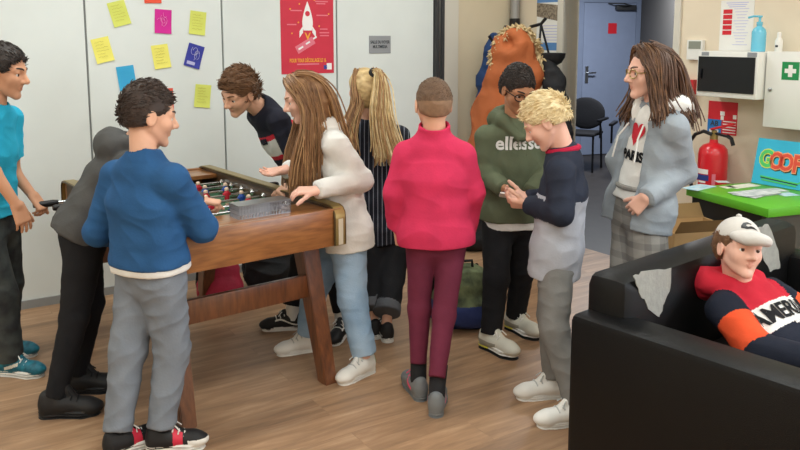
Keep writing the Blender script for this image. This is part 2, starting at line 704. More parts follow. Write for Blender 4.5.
def hair_short(h, m, parent, base, top=0.07, side=0.03, front=0.0, n=420, L=0.03, comb=(0, 1, 0), rad=0.005, seed=3, lift=0.35, nape=-0.24, part=None, fade=None):
    sd = SDF(0.004)
    h.ell(sd, (0, -0.075, 0.155), (0.345 + side, 0.42 + side, 0.35 + top), k=0.01)
    h.ell(sd, (0, -0.2, -0.02), (0.29 + side, 0.25 + side, 0.3), k=0.04)
    h.ell(sd, (0, 0.47, -0.15 - front), (0.5, 0.40, 0.40), k=0.02, op=1)
    for q in (-1, 1):
        h.ell(sd, (0.40 * q, 0.12, -0.18), (0.16, 0.26, 0.26), k=0.01, op=1)
        h.ell(sd, (0.36 * q, -0.05, -0.07), (0.07, 0.1, 0.13), k=0.01, op=1)
    sd.plane(h.W(0, -0.3, nape), h.d(0, 0.25, -1), k=0.01)
    fn = (lambda c, l: (h.loc(c)[:, 2] < fade).astype(int)) if fade is not None else None
    o, v, q = sdf_part('hair', sd, m, parent, base, amp=0.003, seed=seed, freq=70, matfn=fn)
    nn = vnormals(v, q)
    lv = h.loc(v)
    sel = (np.linalg.norm(lv - V3((0, -0.06, 0.14)), axis=1) > 0.36) & (lv[:, 2] > (nape + 0.05 if fade is None else fade + 0.03))
    cw = h.R @ V3(comb)

    def df(p, nv):
        if part is not None:
            lp = h.loc(p[None])[0]
            s = 1 if lp[0] > part else -1
            return h.R @ nrm((s * 0.9, comb[1], -0.2))
        return cw
    mb = tufts(v[sel] - V3(base), nn[sel], int(n * 2.6), L * 0.85, rad * 0.62, lambda p, nv: df(p + V3(base), nv), seed, lift)
    t = mb.build('hair_tufts', m[0] if isinstance(m, list) else m, o)
    return o


def glasses(h, m, parent, base):
    mb = MB()
    for q in (-1, 1):
        c = (0.15 * q, 0.40, -0.015)
        mb.tube([h.W(c[0] + 0.115 * math.cos(a), c[1] - 0.05 * abs(math.cos(a)) * (1 if math.cos(a) * q > 0 else 0.0), c[2] + 0.085 * math.sin(a)) - V3(base) for a in np.linspace(0, 2 * math.pi, 19)], 0.012 * h.s, 6)
        mb.tube([h.W(0.265 * q, 0.36, 0.01) - V3(base), h.W(0.34 * q, 0.1, 0.02) - V3(base), h.W(0.355 * q, -0.03, 0.0) - V3(base)], 0.011 * h.s, 6)
    mb.tube([h.W(-0.04, 0.41, 0.0) - V3(base), h.W(0, 0.43, 0.01) - V3(base), h.W(0.04, 0.41, 0.0) - V3(base)], 0.011 * h.s, 6)
    return mb.build('glasses', m, parent)


# ---- shoes (length about 0.245 m, toe towards +y)
def shoe_sdf(kind):
    sd = SDF(0.0032)
    low = kind != 'boot'
    sole_h = {'flat': 0.024, 'air': 0.034, 'boot': 0.026, 'run': 0.03}[kind]
    # upper
    sd.cone((0, 0.075, sole_h + 0.012), (0, -0.02, 0.05), 0.036, 0.039, k=0.02)
    sd.ell((0.002, 0.09, sole_h + 0.008), (0.04, 0.052, 0.03), k=0.02)
    sd.cone((0, -0.02, 0.055), (0, -0.075, 0.055), 0.037, 0.033, k=0.02)
    sd.cone((0, -0.075, 0.03), (0, -0.078, 0.083), 0.034, 0.028, k=0.02)
    sd.cone((0, -0.045, 0.05), (0, -0.04, 0.12 if not low else 0.088), 0.036, 0.033, k=0.015, ends=(0, 1))
    sd.cone((0, 0.03, 0.06), (0, -0.005, 0.10 if low else 0.12), 0.02, 0.02, k=0.012)
    sd.cone((0, -0.045, 0.07), (0, -0.042, 0.16), 0.024, 0.028, k=0.006, op=1)
    # sole
    for a, b, ra, rb in (((0, -0.078, 0), (0, -0.02, 0), 0.035, 0.034), ((0, -0.02, 0), (0.004, 0.06, 0), 0.034, 0.044), ((0.004, 0.06, 0), (0.0, 0.092, 0), 0.044, 0.036)):
        a, b = V3(a), V3(b)
        for z in (0.001, sole_h * 0.5, sole_h - 0.003):
            sd.cone(a + V3((0, 0, z)), b + V3((0, 0, z)), ra, rb, k=0.001, lab=1, flat=((0, 0, 1), 6.0))
    sd.plane((0, 0, 0), (0, 0, -1), k=0.001)
    return sd


SHOES = {}


def shoe(kind, style, pos, yaw, mats, parent, base, matfn=None, laces=None, s=1.0, pitch=0.0):
    if kind not in SHOES:
        SHOES[kind] = shoe_sdf(kind).run()
    key = (kind, style)
    if key not in SHOES:
        v, q, lab = SHOES[kind]
        fl = lab[q[:, 0]]
        c = v[q].mean(1)
        if matfn:
            fl = matfn(c, fl)
        me = bpy.data.meshes.new('shoe')
        o = qmesh('shoe', v, q, mats, None, fl)
        lo = None
        if laces:
            mb = MB()
            for i in range(4):
                y, z = 0.065 - i * 0.022, 0.066 + i * 0.011
                mb.tube([(-0.028, y - 0.004, z - 0.012), (-0.012, y, z + 0.002), (0.012, y + 0.004, z + 0.002), (0.028, y, z - 0.012)], 0.0032, 6)
            mb.tube([(0, 0.0, 0.104), (0.02, 0.012, 0.108), (0.03, 0.03, 0.09)], 0.003, 5)
            mb.tube([(0, 0.0, 0.104), (-0.02, 0.014, 0.107), (-0.032, 0.03, 0.088)], 0.003, 5)
            lo = mb.build('laces', laces, o)
        SHOES[key] = (o, lo)
        first = True
    else:
        o0, l0 = SHOES[key]
        o = o0.copy()
        COL.objects.link(o)
        if l0:
            l = l0.copy()
            COL.objects.link(l)
            l.parent = o
    o.parent = parent
    o.location = Vector(pos) - Vector(base)
    o.rotation_euler = (math.radians(pitch), 0, -math.radians(yaw))
    o.scale = (s, s, s)
    return o


def pin_to(cloth_v, cloth_q, me, M, off=0.0035, reach=0.12):
    """lays a flat mesh (local xy, facing +z) onto a cloth surface by casting along -z"""
    bvh = BVHTree.FromPolygons([tuple(p) for p in cloth_v], [tuple(f) for f in cloth_q])
    bm = bmesh.new()
    bm.from_mesh(me)
    bmesh.ops.triangulate(bm, faces=bm.faces)
    for _ in range(2):
        es = [e for e in bm.edges if e.calc_length() > 0.012]
        if es:
            bmesh.ops.subdivide_edges(bm, edges=es, cuts=1, use_grid_fill=False)
            bmesh.ops.triangulate(bm, faces=[f for f in bm.faces if len(f.verts) > 3])
    zdir = (M.to_3x3() @ Vector((0, 0, 1))).normalized()
    for v in bm.verts:
        lz = v.co.z
        w = M @ Vector((v.co.x, v.co.y, 0))
        hit = bvh.ray_cast(w + zdir * reach, -zdir, reach * 2)
        if hit[0] is not None:
            v.co = hit[0] + zdir * (off + max(0, lz))
        else:
            v.co = w
    bm.to_mesh(me)
    bm.free()
    return me


def strap(*pts):
    return pts


class Person:
    def __init__(s, label, base, skin, group=None):
        s.base = V3(base)
        s.label, s.skin, s.group = label, skin, group
        s.sd = SDF(0.0042)
        s.root = None

    def body(s):
        o, v, q = sdf_part('person', s.sd, [MAT[s.skin], MAT[s.skin + '_lips']], None, s.base)
        o.location = Vector(s.base)
        tag(o, s.label, 'person')
        s.root = o
        return o


def make_person(label, D, pel, neck, head, yaw_h, yaw_s, arms, feet, skin, top, legs, hh=0.222, sw=0.145, hipw=0.075, chest=None, knee_bend=(0.03, 0.03), hand_kw=None, smile=0.0, knees=None, iris='iris_brown', seat=False, shoe_fn=None, look=(0, 0), th=1.0):
    """all joints: (px, py, depth offset from D) measured in the photograph, turned into metres"""
    J = lambda q: V3(at(q[0], q[1], D + q[2]))
    fl = [on_floor(f[0], f[1]) for f in feet]
    base = (fl[0] + fl[1]) / 2
    P = Person(label, base, skin)
    fh, rh = yawv(yaw_h)
    fs, rs = yawv(yaw_s)
    pel, neck = J(pel), J(neck)
    che = J(chest) if chest else neck + (pel - neck) * 0.42 - fs * 0.01
    up = nrm(neck - che)
    shc = neck - up * 0.045
    h = Head(J(head[:3]), hh, *head[3:])
    head_shape(P.sd, h, smile)
    sd = P.sd
    sd.cone(h.W(0, -0.12, -0.2), neck - up * 0.01, 0.047 * th, 0.053 * th, k=0.014)
    sd.loft([(shc, 0.105, 0.05), (che, 0.118, 0.066), (che * 0.45 + pel * 0.55, 0.1, 0.06), (pel, 0.095, 0.062)], rs, k=0.03)
    A = {}
    for side, q in (('L', -1), ('R', 1)):
        a = arms[side]
        sh = shc - up * 0.02 + rs * q * sw + (V3(a['shift']) if 'shift' in a else 0)
        el, wr = J(a['el']), J(a['wr'])
        A[side] = (sh, el, wr)
        sd.cone(sh, el, 0.034 * th, 0.03 * th, k=0.02)
        sd.cone(el, wr, 0.03 * th, 0.022 * th, k=0.015)
        if a.get('hand', True):
            d = V3(a['dir']) if 'dir' in a else wr - el
            hand(sd, wr, d, a.get('pn', -rs * q), a.get('th', fs), a.get('curl', (18, 25, 20)), a.get('hs', 0.92), thumb_in=a.get('ti', 0.5))
    K = {}
    for side, q, f, kb in (('L', -1, feet[0], knee_bend[0]), ('R', 1, feet[1], knee_bend[1])):
        hip = pel + rh * q * hipw + V3((0, 0, -0.03))
        an = V3(on_floor(f[0], f[1], 0.0)) + V3((0, 0, 0.085)) - yawv(f[2])[0] * 0.045
        kn = (hip * 0.48 + an * 0.52) + fh * kb
        if knees and knees.get(side):
            kn = J(knees[side])
        K[side] = (hip, kn, an)
        sd.cone(hip, kn, 0.046, 0.034, k=0.03)
        sd.cone(kn, an, 0.034, 0.026, k=0.02)
        sd.cone(an, an + yawv(f[2])[0] * 0.08 + V3((0, 0, -0.05)), 0.02, 0.016, k=0.02)
    P.body()
    for q in (-1, 1):
        eye(h, q, P.root, P.base, MAT[iris], look)
    P.h, P.neck, P.shc, P.che, P.pel, P.up, P.A, P.K, P.fs, P.rs, P.fh, P.rh = h, neck, shc, che, pel, up, A, K, fs, rs, fh, rh
    P.feet = feet
    return P


def make_top(P, name, mats, bulk=1.0, hem=0.06, sleeve=1.0, collar=None, hood=None, amp=0.004, seed=2, rad=(0.051, 0.044, 0.038), cuff=True, matfn=None, extra=None, wide=1.0, hemw=1.0, freq=42, slab=0, hlab=0, noarm=()):
    sd = SDF(0.005)
    n, c, p, u, rs = P.neck, P.che, P.pel, P.up, P.rs
    dn = nrm(p - c)
    hp = p + dn * hem
    b = bulk
    mid = c * 0.45 + p * 0.55
    st = [(n - u * 0.005, 0.062 * b, 0.06 * b), (P.shc, 0.102 * b, 0.07 * b), (c, 0.136 * b * wide, 0.094 * b), (mid, 0.13 * b * wide, 0.093 * b), (p, 0.142 * b * wide * hemw, 0.104 * b * hemw), (hp + dn * 0.03, 0.145 * b * wide * hemw, 0.107 * b * hemw)]
    sd.loft(st[:3], rs, k=0.03)
    sd.loft(st[2:], rs, k=0.025, cut=(hp, dn))
    for side in 'LR':
        sh, el, wr = P.A[side]
        sd.cone(n - u * 0.03, sh - u * 0.005, 0.04 * b, rad[0] * 0.9 * b, k=0.035, lab=0)
        if side in noarm:
            continue
        if sleeve >= 1:
            sd.cone(sh, el, rad[0] * b, rad[1] * b, k=0.025, lab=slab)
            e = el + (wr - el) * 1.0
            sd.cone(el, e, rad[1] * b, rad[2] * b, k=0.025, ends=(0, 1), lab=slab)
            if cuff:
                d = nrm(wr - el)
                sd.cone(wr - d * 0.045, wr + d * 0.006, rad[2] * b * 0.86, rad[2] * b * 0.8, k=0.004, ends=(1, 1), lab=slab)
        else:
            e = sh + (el - sh) * sleeve
            sd.cone(sh, e, rad[0] * b, rad[1] * b * 1.08, k=0.03, ends=(0, 1))
    hd = P.h
    if collar:
        r, t, z0, z1, lab = collar
        nu = nrm(hd.W(0, -0.12, -0.25) - n)
        sd.cone(n + nu * z0, n + nu * z1, r * 1.08, r, k=0.012, ends=(0, 1), lab=lab)
        sd.cone(n + nu * (z1 - 0.012), n + nu * (z1 + 0.05), r - t, r - t + 0.01, k=0.003, op=1)
    if hood:
        hb = n - P.fs * 0.06 * hood
        R = np.stack((rs, P.fs, V3((0, 0, 1))), 1)
        sd.ell(hb + u * 0.015 - P.fs * 0.02, (0.112 * hood, 0.068 * hood, 0.075 * hood), R=R, k=0.02, lab=hlab)
        sd.ell(hb + u * 0.095 * hood + P.fs * 0.03, (0.07 * hood, 0.05 * hood, 0.055 * hood), R=R, k=0.01, op=1)
        for q in (-1, 1):
            a = n - P.fs * 0.045 + rs * q * 0.08 * hood + u * 0.03
            m_ = n + P.fs * 0.03 + rs * q * 0.08 + u * 0.022
            e_ = n + P.fs * 0.1 - u * 0.06 + rs * q * 0.012
            sd.cone(a, m_, 0.04 * hood, 0.034 * hood, k=0.012, lab=hlab)
            sd.cone(m_, e_, 0.034 * hood, 0.02, k=0.012, lab=hlab)
    if extra:
        extra(sd, P)
    o, v, q = sdf_part(name, sd, mats, P.root, P.base, amp, seed, freq, matfn)
    P.top, P.tv, P.tq = o, v, q
    return o


def make_hem(P, name, m, hem=0.07, bulk=1.0, seed=5):
    sd = SDF(0.005)
    dn = nrm(P.pel - P.che)
    hp = P.pel + dn * hem
    st = [(P.che * 0.3 + P.pel * 0.7, 0.12 * bulk, 0.088 * bulk), (P.pel, 0.142 * bulk, 0.105 * bulk), (hp + dn * 0.03, 0.147 * bulk, 0.109 * bulk)]
    sd.loft(st, P.rs, k=0.02, cut=(hp, dn))
    return sdf_part(name, sd, m, P.root, P.base, 0.003, seed, 40)[0]


def make_legs(P, name, mats, r=(0.082, 0.062, 0.05), up=0.05, down=0.0, amp=0.004, seed=4, matfn=None, bulk=1.0, freq=40, cuff=0.0, seatw=1.0):
    sd = SDF(0.005)
    p = P.pel
    dn = V3((0, 0, -1))
    sd.loft([(p + P.up * up, 0.108, 0.075), (p, 0.122 * seatw, 0.086 * seatw), (p + dn * 0.06, 0.128 * bulk, 0.095 * bulk)], P.rh, k=0.035)
    for side in 'LR':
        hip, kn, an = P.K[side]
        e = an + V3((0, 0, down))
        sd.cone(hip + dn * 0.045, kn, r[0], r[1], k=0.03)
        sd.cone(kn, e, r[1], r[2], k=0.02, ends=(0, 1))
        if cuff:
            d = nrm(e - kn)
            sd.cone(e - d * cuff, e + d * 0.002, r[2] + 0.004, r[2] + 0.003, k=0.002, lab=1, ends=(1, 1))
    o, v, q = sdf_part(name, sd, mats, P.root, P.base, amp, seed, freq, matfn)
    P.lv, P.lq = v, q
    return o


def socks(P, m, r=0.034, up=0.09):
    for side in 'LR':
        hip, kn, an = P.K[side]
        d = nrm(kn - an)
        mb = MB()
        mb.tube([Vector(an - V3((0, 0, 0.03)) - P.base), Vector(an + d * 0.03 - P.base), Vector(an + d * up - P.base)], [r, r, r * 1.05], 16)
        mb.build('sock', m, P.root)


def shoes(P, kind, style, mats, matfn=None, laces=None, s=0.95, drop=(0, 0)):
    for i, f in enumerate(P.feet):
        p = on_floor(f[0], f[1])
        shoe(kind, style, p, f[2], mats, P.root, P.base, matfn, laces, s)


def child(P, mb, name, m):
    for v in mb.bm.verts:
        v.co -= Vector(P.base)
    return mb.build(name, m, P.root)


def flat_on(P, me, M, name, m, off=0.004):
    """puts lettering or an emblem on the garment"""
    pin_to(P.tv, P.tq, me, M, off)
    for v in me.vertices:
        v.co -= Vector(P.base)
    return link_mesh(name, me, m, P.top, False)

# ------------------------------------------------------------------ materials
MAT = {}


def wood_floor():
    m = bpy.data.materials.new('vinyl_planks')
    m.use_nodes = True
    nt = m.node_tree
    L = nt.links.new
    b = nt.nodes['Principled BSDF']
    tc = nt.nodes.new('ShaderNodeTexCoord')
    br = nt.nodes.new('ShaderNodeTexBrick')
    br.offset = 0.37
    br.inputs['Scale'].default_value = 1.0
    br.inputs['Brick Width'].default_value = 1.22
    br.inputs['Row Height'].default_value = 0.18
    br.inputs['Mortar Size'].default_value = 0.0016
    br.inputs['Mortar Smooth'].default_value = 0.3
    br.inputs['Color1'].default_value = (0, 0, 0, 1)
    br.inputs['Color2'].default_value = (1, 1, 1, 1)
    br.inputs['Mortar'].default_value = (0.15, 0.15, 0.15, 1)
    L(tc.outputs['Object'], br.inputs['Vector'])
    mp = nt.nodes.new('ShaderNodeMapping')
    mp.inputs['Scale'].default_value = (1.1, 9.0, 1)
    L(tc.outputs['Object'], mp.inputs[0])
    add = nt.nodes.new('ShaderNodeVectorMath')
    add.operation = 'MULTIPLY_ADD'
    L(br.outputs['Color'], add.inputs[0])
    add.inputs[1].default_value = (7, 13, 5)
    L(mp.outputs[0], add.inputs[2])
    n = nt.nodes.new('ShaderNodeTexNoise')
    n.inputs['Scale'].default_value = 2.2
    n.inputs['Detail'].default_value = 7
    n.inputs['Roughness'].default_value = 0.62
    n.inputs['Distortion'].default_value = 0.5
    L(add.outputs[0], n.inputs['Vector'])
    r = nt.nodes.new('ShaderNodeValToRGB')
    e = r.color_ramp.elements
    e[0].position, e[0].color = 0.3, lin('8b6f57')
    e[1].position, e[1].color = 0.74, lin('c2a283')
    x = r.color_ramp.elements.new(0.52)
    x.color = lin('a88567')
    L(n.outputs[0], r.inputs[0])
    mx = nt.nodes.new('ShaderNodeMix')
    mx.data_type = 'RGBA'
    mx.blend_type = 'MULTIPLY'
    mx.inputs[0].default_value = 1.0
    r2 = nt.nodes.new('ShaderNodeValToRGB')
    r2.color_ramp.elements[0].color = (0.78, 0.76, 0.74, 1)
    r2.color_ramp.elements[1].color = (1.05, 1.03, 1.0, 1)
    L(br.outputs['Color'], r2.inputs[0])
    L(r.outputs[0], mx.inputs[6])
    L(r2.outputs[0], mx.inputs[7])
    L(mx.outputs[2], b.inputs['Base Color'])
    b.inputs['Roughness'].default_value = 0.42
    b.inputs['Specular IOR Level'].default_value = 0.4
    return m


def glass_mat():
    m = bpy.data.materials.new('window_glass')
    m.use_nodes = True
    b = m.node_tree.nodes['Principled BSDF']
    b.inputs['Transmission Weight'].default_value = 1
    b.inputs['Roughness'].default_value = 0
    b.inputs['IOR'].default_value = 1.1
    return m


MAT['floor'] = wood_floor()
MAT['glass'] = glass_mat()
for k, args in {
    'panel_white': dict(col='dce1df', rough=0.5, var=0.03, vscale=3),
    'seam': dict(col='8f9090', rough=0.5),
    'dark_frame': dict(col='3a3a3c', rough=0.5),
    'jamb_white': dict(col='d2ccc0', rough=0.55),
    'wall_beige': dict(col='d8c9ae', rough=0.8, var=0.03, vscale=3, bump=0.08, bscale=140),
    'wall_cream': dict(col='e3d4bd', rough=0.8, var=0.03, vscale=3, bump=0.08, bscale=140),
    'wall_blue': dict(col='7f8aa2', rough=0.7, var=0.04),
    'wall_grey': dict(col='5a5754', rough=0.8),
    'door_blue': dict(col='8994ad', rough=0.5, var=0.03),
    'corridor_floor': dict(col='35302d', rough=0.5, var=0.15),
    'ceiling': dict(col='eeeeea', rough=0.9),
    'lamp': dict(col='fff6e6', rough=0.5, emit=3.0),
    'steel': dict(col='b8babc', rough=0.3, metal=1.0),
    'chrome': dict(col='dcdcdc', rough=0.15, metal=1.0),
    'grey_pipe': dict(col='9c9a98', rough=0.4, metal=0.3),
    'black_plastic': dict(col='17171a', rough=0.4),
    'black_soft': dict(col='1b1b1f', rough=0.8, var=0.2, bump=0.2),
    'white_plastic': dict(col='e8e6e0', rough=0.4),
    'white_paper': dict(col='e9e7e2', rough=0.8),
    'grey_plate': dict(col='9a9da2', rough=0.4, metal=0.3),
    'dark_text': dict(col='3c4046', rough=0.7),
    'red_poster': dict(col='cf3147', rough=0.6, var=0.05),
    'poster_yellow': dict(col='f0a93c', rough=0.6),
    'poster_pink': dict(col='e2798a', rough=0.6),
    'poster_white': dict(col='f3eeee', rough=0.6),
    'poster_dark': dict(col='8e2436', rough=0.6),
    'poster_blue': dict(col='5d8cc4', rough=0.6),
    'eu_blue': dict(col='3a4a9a', rough=0.6),
    'photo_dark': dict(col='4a4038', rough=0.5, col2='a99a86', vscale=60),
    'note_lime': dict(col='d7dd6c', rough=0.8, var=0.04),
    'note_yellow': dict(col='f0e873', rough=0.8, var=0.04),
    'note_magenta': dict(col='d02a94', rough=0.8, var=0.04),
    'note_indigo': dict(col='3a3f9c', rough=0.8, var=0.05),
    'note_sky': dict(col='3fa9d8', rough=0.8, var=0.04),
    'note_red': dict(col='e2563f', rough=0.8, var=0.04),
    'pencil': dict(col='b3a84a', rough=0.9),
    'chalk': dict(col='b9b8e0', rough=0.9),
    'pink_ink': dict(col='ef8cc8', rough=0.9),
    'table_wood': dict(col='a8703f', rough=0.3, col2='7c4c2a', vscale=7, stretch=(1.2, 9, 9), coat=0.5),
    'table_wood_dark': dict(col='7d4a2a', rough=0.4, col2='54301b', vscale=7, stretch=(9, 9, 1.2), coat=0.3),
    'table_inner': dict(col='5a4028', rough=0.45, col2='3d2a1a', vscale=7, stretch=(9, 1.2, 9), coat=0.2),
    'brass': dict(col='a8925c', rough=0.35, metal=0.7),
    'brass_dark': dict(col='5c4c30', rough=0.4, metal=0.5),
    'pale_strip': dict(col='cfc3ac', rough=0.4),
    'pitch_green': dict(col='4f7a5a', rough=0.5, var=0.06),
    'figure_red': dict(col='c8283a', rough=0.35),
    'figure_blue': dict(col='2c4f9e', rough=0.35),
    'figure_skin': dict(col='e6c9b0', rough=0.4),
    'leather': dict(col='0a0a0b', rough=0.45, var=0.1, vscale=20, bump=0.12, bscale=260, spec=0.25),
    'torn': dict(col='a2a29c', rough=0.9, var=0.1, vscale=30, bump=0.2),
    'green_top': dict(col='5fb32a', rough=0.4, var=0.03),
    'desk_black': dict(col='1d1d1c', rough=0.55),
    'desk_olive': dict(col='52504a', rough=0.6, var=0.08),
    'cardboard': dict(col='c09c6c', rough=0.85, var=0.08, vscale=6),
    'cardboard_dark': dict(col='8d7048', rough=0.85, var=0.08),
    'red_paint': dict(col='d01f2a', rough=0.3, coat=0.4),
    'red_sign': dict(col='cf2531', rough=0.5),
    'blue_sign': dict(col='2878c0', rough=0.5),
    'label_white': dict(col='eeeae6', rough=0.6),
    'label_blue': dict(col='2c3f86', rough=0.5),
    'sanitizer': dict(col='6cc4e0', rough=0.2, coat=0.3),
    'cross_green': dict(col='1d8a4c', rough=0.5),
    'lcd': dict(col='8c9084', rough=0.4),
    'sign_blue': dict(col='35b3d6', rough=0.5, var=0.04),
    'g_green': dict(col='4fc46c', rough=0.5),
    'g_red': dict(col='e0503c', rough=0.5),
    'g_orange': dict(col='f0a070', rough=0.5),
    'g_dark': dict(col='1f3d2c', rough=0.5),
    'g_yellow': dict(col='d8dc5a', rough=0.5),
    'black_glass': dict(col='0f0f12', rough=0.15),
    'leaflet_blue': dict(col='8ec4dc', rough=0.6, col2='d8e4e4', vscale=25),
    'leaflet_white': dict(col='e4e6e6', rough=0.6, col2='a9b2b4', vscale=22),
    'leaflet_cream': dict(col='e9e4d4', rough=0.6),
    'parka_orange': dict(col='a85a30', rough=0.8, var=0.12, vscale=6, bump=0.3, bscale=25),
    'fur': dict(col='b9a27a', rough=0.95, var=0.25, vscale=40),
    'coat_blue': dict(col='24406e', rough=0.8, var=0.15, bump=0.2),
    'coat_black': dict(col='1c1c20', rough=0.8, var=0.15, bump=0.2),
    'camo': dict(col='75805c', rough=0.85, col2='353c2c', vscale=17),
    'bag_navy': dict(col='27366a', rough=0.8, var=0.15, bump=0.25),
    'bag_red': dict(col='b02a48', rough=0.7, var=0.15, bump=0.25),
    'bag_black': dict(col='18181b', rough=0.8, var=0.2, bump=0.25),
    'eye_white': dict(col='e8e4de', rough=0.2),
    'iris_brown': dict(col='4a2f1e', rough=0.2),
    'iris_blue': dict(col='5f7890', rough=0.2),
    'pupil': dict(col='0c0a0a', rough=0.15),
    'skin_fair': dict(col='e0ac90', rough=0.55, var=0.05, vscale=12),
    'skin_fair_lips': dict(col='cc8c78', rough=0.45),
    'skin_mid': dict(col='cf9776', rough=0.55, var=0.05, vscale=12),
    'skin_mid_lips': dict(col='b87c66', rough=0.45),
    'skin_tan': dict(col='b37d5c', rough=0.55, var=0.05, vscale=12),
    'skin_tan_lips': dict(col='9c6650', rough=0.45),
    'skin_pink': dict(col='e8b6a2', rough=0.55, var=0.05, vscale=12),
    'skin_pink_lips': dict(col='d49482', rough=0.45),
    'hair_black': dict(col='2a211d', rough=0.55, var=0.3, vscale=40),
    'hair_dark': dict(col='3a2c25', rough=0.55, var=0.3, vscale=40),
    'hair_brown': dict(col='6b4c34', rough=0.5, var=0.3, vscale=40),
    'hair_chestnut': dict(col='5a4032', rough=0.5, var=0.3, vscale=40),
    'hair_auburn': dict(col='98714c', rough=0.45, col2='6e4a30', vscale=28),
    'hair_auburn_dark': dict(col='86603f', rough=0.45, var=0.2, vscale=30),
    'hair_auburn_pale': dict(col='a57e56', rough=0.45, var=0.2, vscale=30),
    'hair_gold': dict(col='dcc08c', rough=0.45, col2='a88a5c', vscale=26),
    'hair_blond': dict(col='ecdcb4', rough=0.5, col2='cfb482', vscale=40),
    'hair_crop': dict(col='6a5240', rough=0.7, var=0.2, vscale=60),
    'hair_fade': dict(col='8d6e56', rough=0.7, var=0.12, vscale=60),
}.items():
    MAT[k] = mat(k, **args)
for k, c in {'c_turq': '2fb0d4', 'c_greyhood': '504f4e', 'c_blue': '2c5684', 'c_joggers': '797f88', 'c_white': 'e4e2de', 'c_black': '1e1e21', 'c_blacktop': '232430',
             'c_red': 'c8313f', 'c_cream': 'dad8d2', 'c_pink': 'd0365c', 'c_maroon': '6a2a3e', 'c_olive': '5f6650', 'c_navy': '2b303e', 'c_lightgrey': 'acaeb7',
             'c_greypants': '7b7976', 'c_bluegrey': '949ca4', 'c_sofared': 'c4283a', 'c_orange': 'e2532e', 'c_darknavy': '1f2330', 'c_charcoal': '2a2a2d', 'c_cuffgrey': '5d5f64', 'c_crimson': 'b02040'}.items():
    MAT[k] = cloth(k, c)
MAT['c_camo'] = mat('c_camo', '454a48', 0.85, col2='23252a', vscale=14)
MAT['c_denim'] = mat('c_denim', 'a9c0d6', 0.85, col2='7f9fc0', vscale=5, bump=0.25, bscale=150)
MAT['s_white'] = mat('s_white', 'e6e4df', 0.5)
MAT['s_lace'] = mat('s_lace', 'b9bab8', 0.7)
MAT['s_teal'] = mat('s_teal', '1f7f95', 0.5, col2='124858', vscale=30)
MAT['s_black'] = mat('s_black', '1d1d1f', 0.6)
MAT['s_grey'] = mat('s_grey', '75787a', 0.6)
MAT['s_red'] = mat('s_red', 'd03048', 0.5)
MAT['s_green'] = mat('s_green', '2c9a5c', 0.5)
MAT['s_yellow'] = mat('s_yellow', 'd8d23a', 0.5)
MAT['s_bone'] = mat('s_bone', 'd2cfc2', 0.6)
MAT['s_mid'] = mat('s_mid', '9a988c', 0.6)
MAT['s_pink'] = mat('s_pink', 'e8507a', 0.5)


for k_ in ('table_wood', 'table_wood_dark'):
    b_ = MAT[k_].node_tree.nodes['Principled BSDF']
    b_.inputs['Coat Weight'].default_value = 0.8
    b_.inputs['Coat Roughness'].default_value = 0.32


def stripes_mat(name, base, line, scale, width, axis='X', both=False, line2=None):
    m = cloth(name, base)
    nt = m.node_tree
    b = nt.nodes['Principled BSDF']
    tc = nt.nodes.new('ShaderNodeTexCoord')
    sp = nt.nodes.new('ShaderNodeSeparateXYZ')
    nt.links.new(tc.outputs['Object'], sp.inputs[0])
    cur = None
    for a in (('X', 'Z') if both else (axis,)):
        mu = nt.nodes.new('ShaderNodeMath')
        mu.operation = 'MULTIPLY'
        mu.inputs[1].default_value = scale
        nt.links.new(sp.outputs[a], mu.inputs[0])
        fr = nt.nodes.new('ShaderNodeMath')
        fr.operation = 'FRACT'
        nt.links.new(mu.outputs[0], fr.inputs[0])
        lt = nt.nodes.new('ShaderNodeMath')
        lt.operation = 'LESS_THAN'
        lt.inputs[1].default_value = width
        nt.links.new(fr.outputs[0], lt.inputs[0])
        if cur is None:
            cur = lt
        else:
            ad = nt.nodes.new('ShaderNodeMath')
            ad.operation = 'ADD'
            nt.links.new(cur.outputs[0], ad.inputs[0])
            nt.links.new(lt.outputs[0], ad.inputs[1])
            hf = nt.nodes.new('ShaderNodeMath')
            hf.operation = 'MULTIPLY'
            hf.inputs[1].default_value = 0.5
            nt.links.new(ad.outputs[0], hf.inputs[0])
            cur = hf
    mx = nt.nodes.new('ShaderNodeMix')
    mx.data_type = 'RGBA'
    mx.inputs[6].default_value = lin(base)
    mx.inputs[7].default_value = lin(line)
    nt.links.new(cur.outputs[0], mx.inputs[0])
    nt.links.new(mx.outputs[2], b.inputs['Base Color'])
    return m


MAT['c_pinstripe'] = stripes_mat('c_pinstripe', '23252f', '8a8e9a', 42, 0.16)
MAT['c_plaid'] = stripes_mat('c_plaid', '96938e', '757270', 15, 0.42, both=True)

# ------------------------------------------------------------------ the room (local x along the partition, y away)
ROOT_LOC = (CX, CY, 0)


def ST(name, mb, mats, smooth=False, loc=ROOT_LOC, rz=None):
    o = mb.build(name, mats, None, smooth)
    o.location = loc
    o.rotation_euler = (0, 0, WALL_ANG if rz is None else rz)
    o['kind'] = 'structure'
    return o


def B3(mb, x0, x1, y0, y1, z0, z1, bevel=0.0):
    return mb.box(((x0 + x1) / 2, (y0 + y1) / 2, (z0 + z1) / 2), (x1 - x0, y1 - y0, z1 - z0), None, bevel)


RW, RD = 6.8, 9.0
ST('floor', B3(MB(), -RW, 0.0, -RD, 0.0, -0.1, 0), MAT['floor'])
m = MB()
B3(m, -RW - 0.2, 0.2, -RD - 0.2, 0.2, CEIL_H, CEIL_H + 0.1)
ST('ceiling', m, MAT['ceiling'])
ST('wall_left', B3(MB(), -RW - 0.15, -RW, -RD, 0.2, 0, CEIL_H), MAT['wall_cream'])
ST('wall_front', B3(MB(), -RW - 0.15, 0.15, -RD - 0.15, -RD, 0, CEIL_H), MAT['wall_cream'])

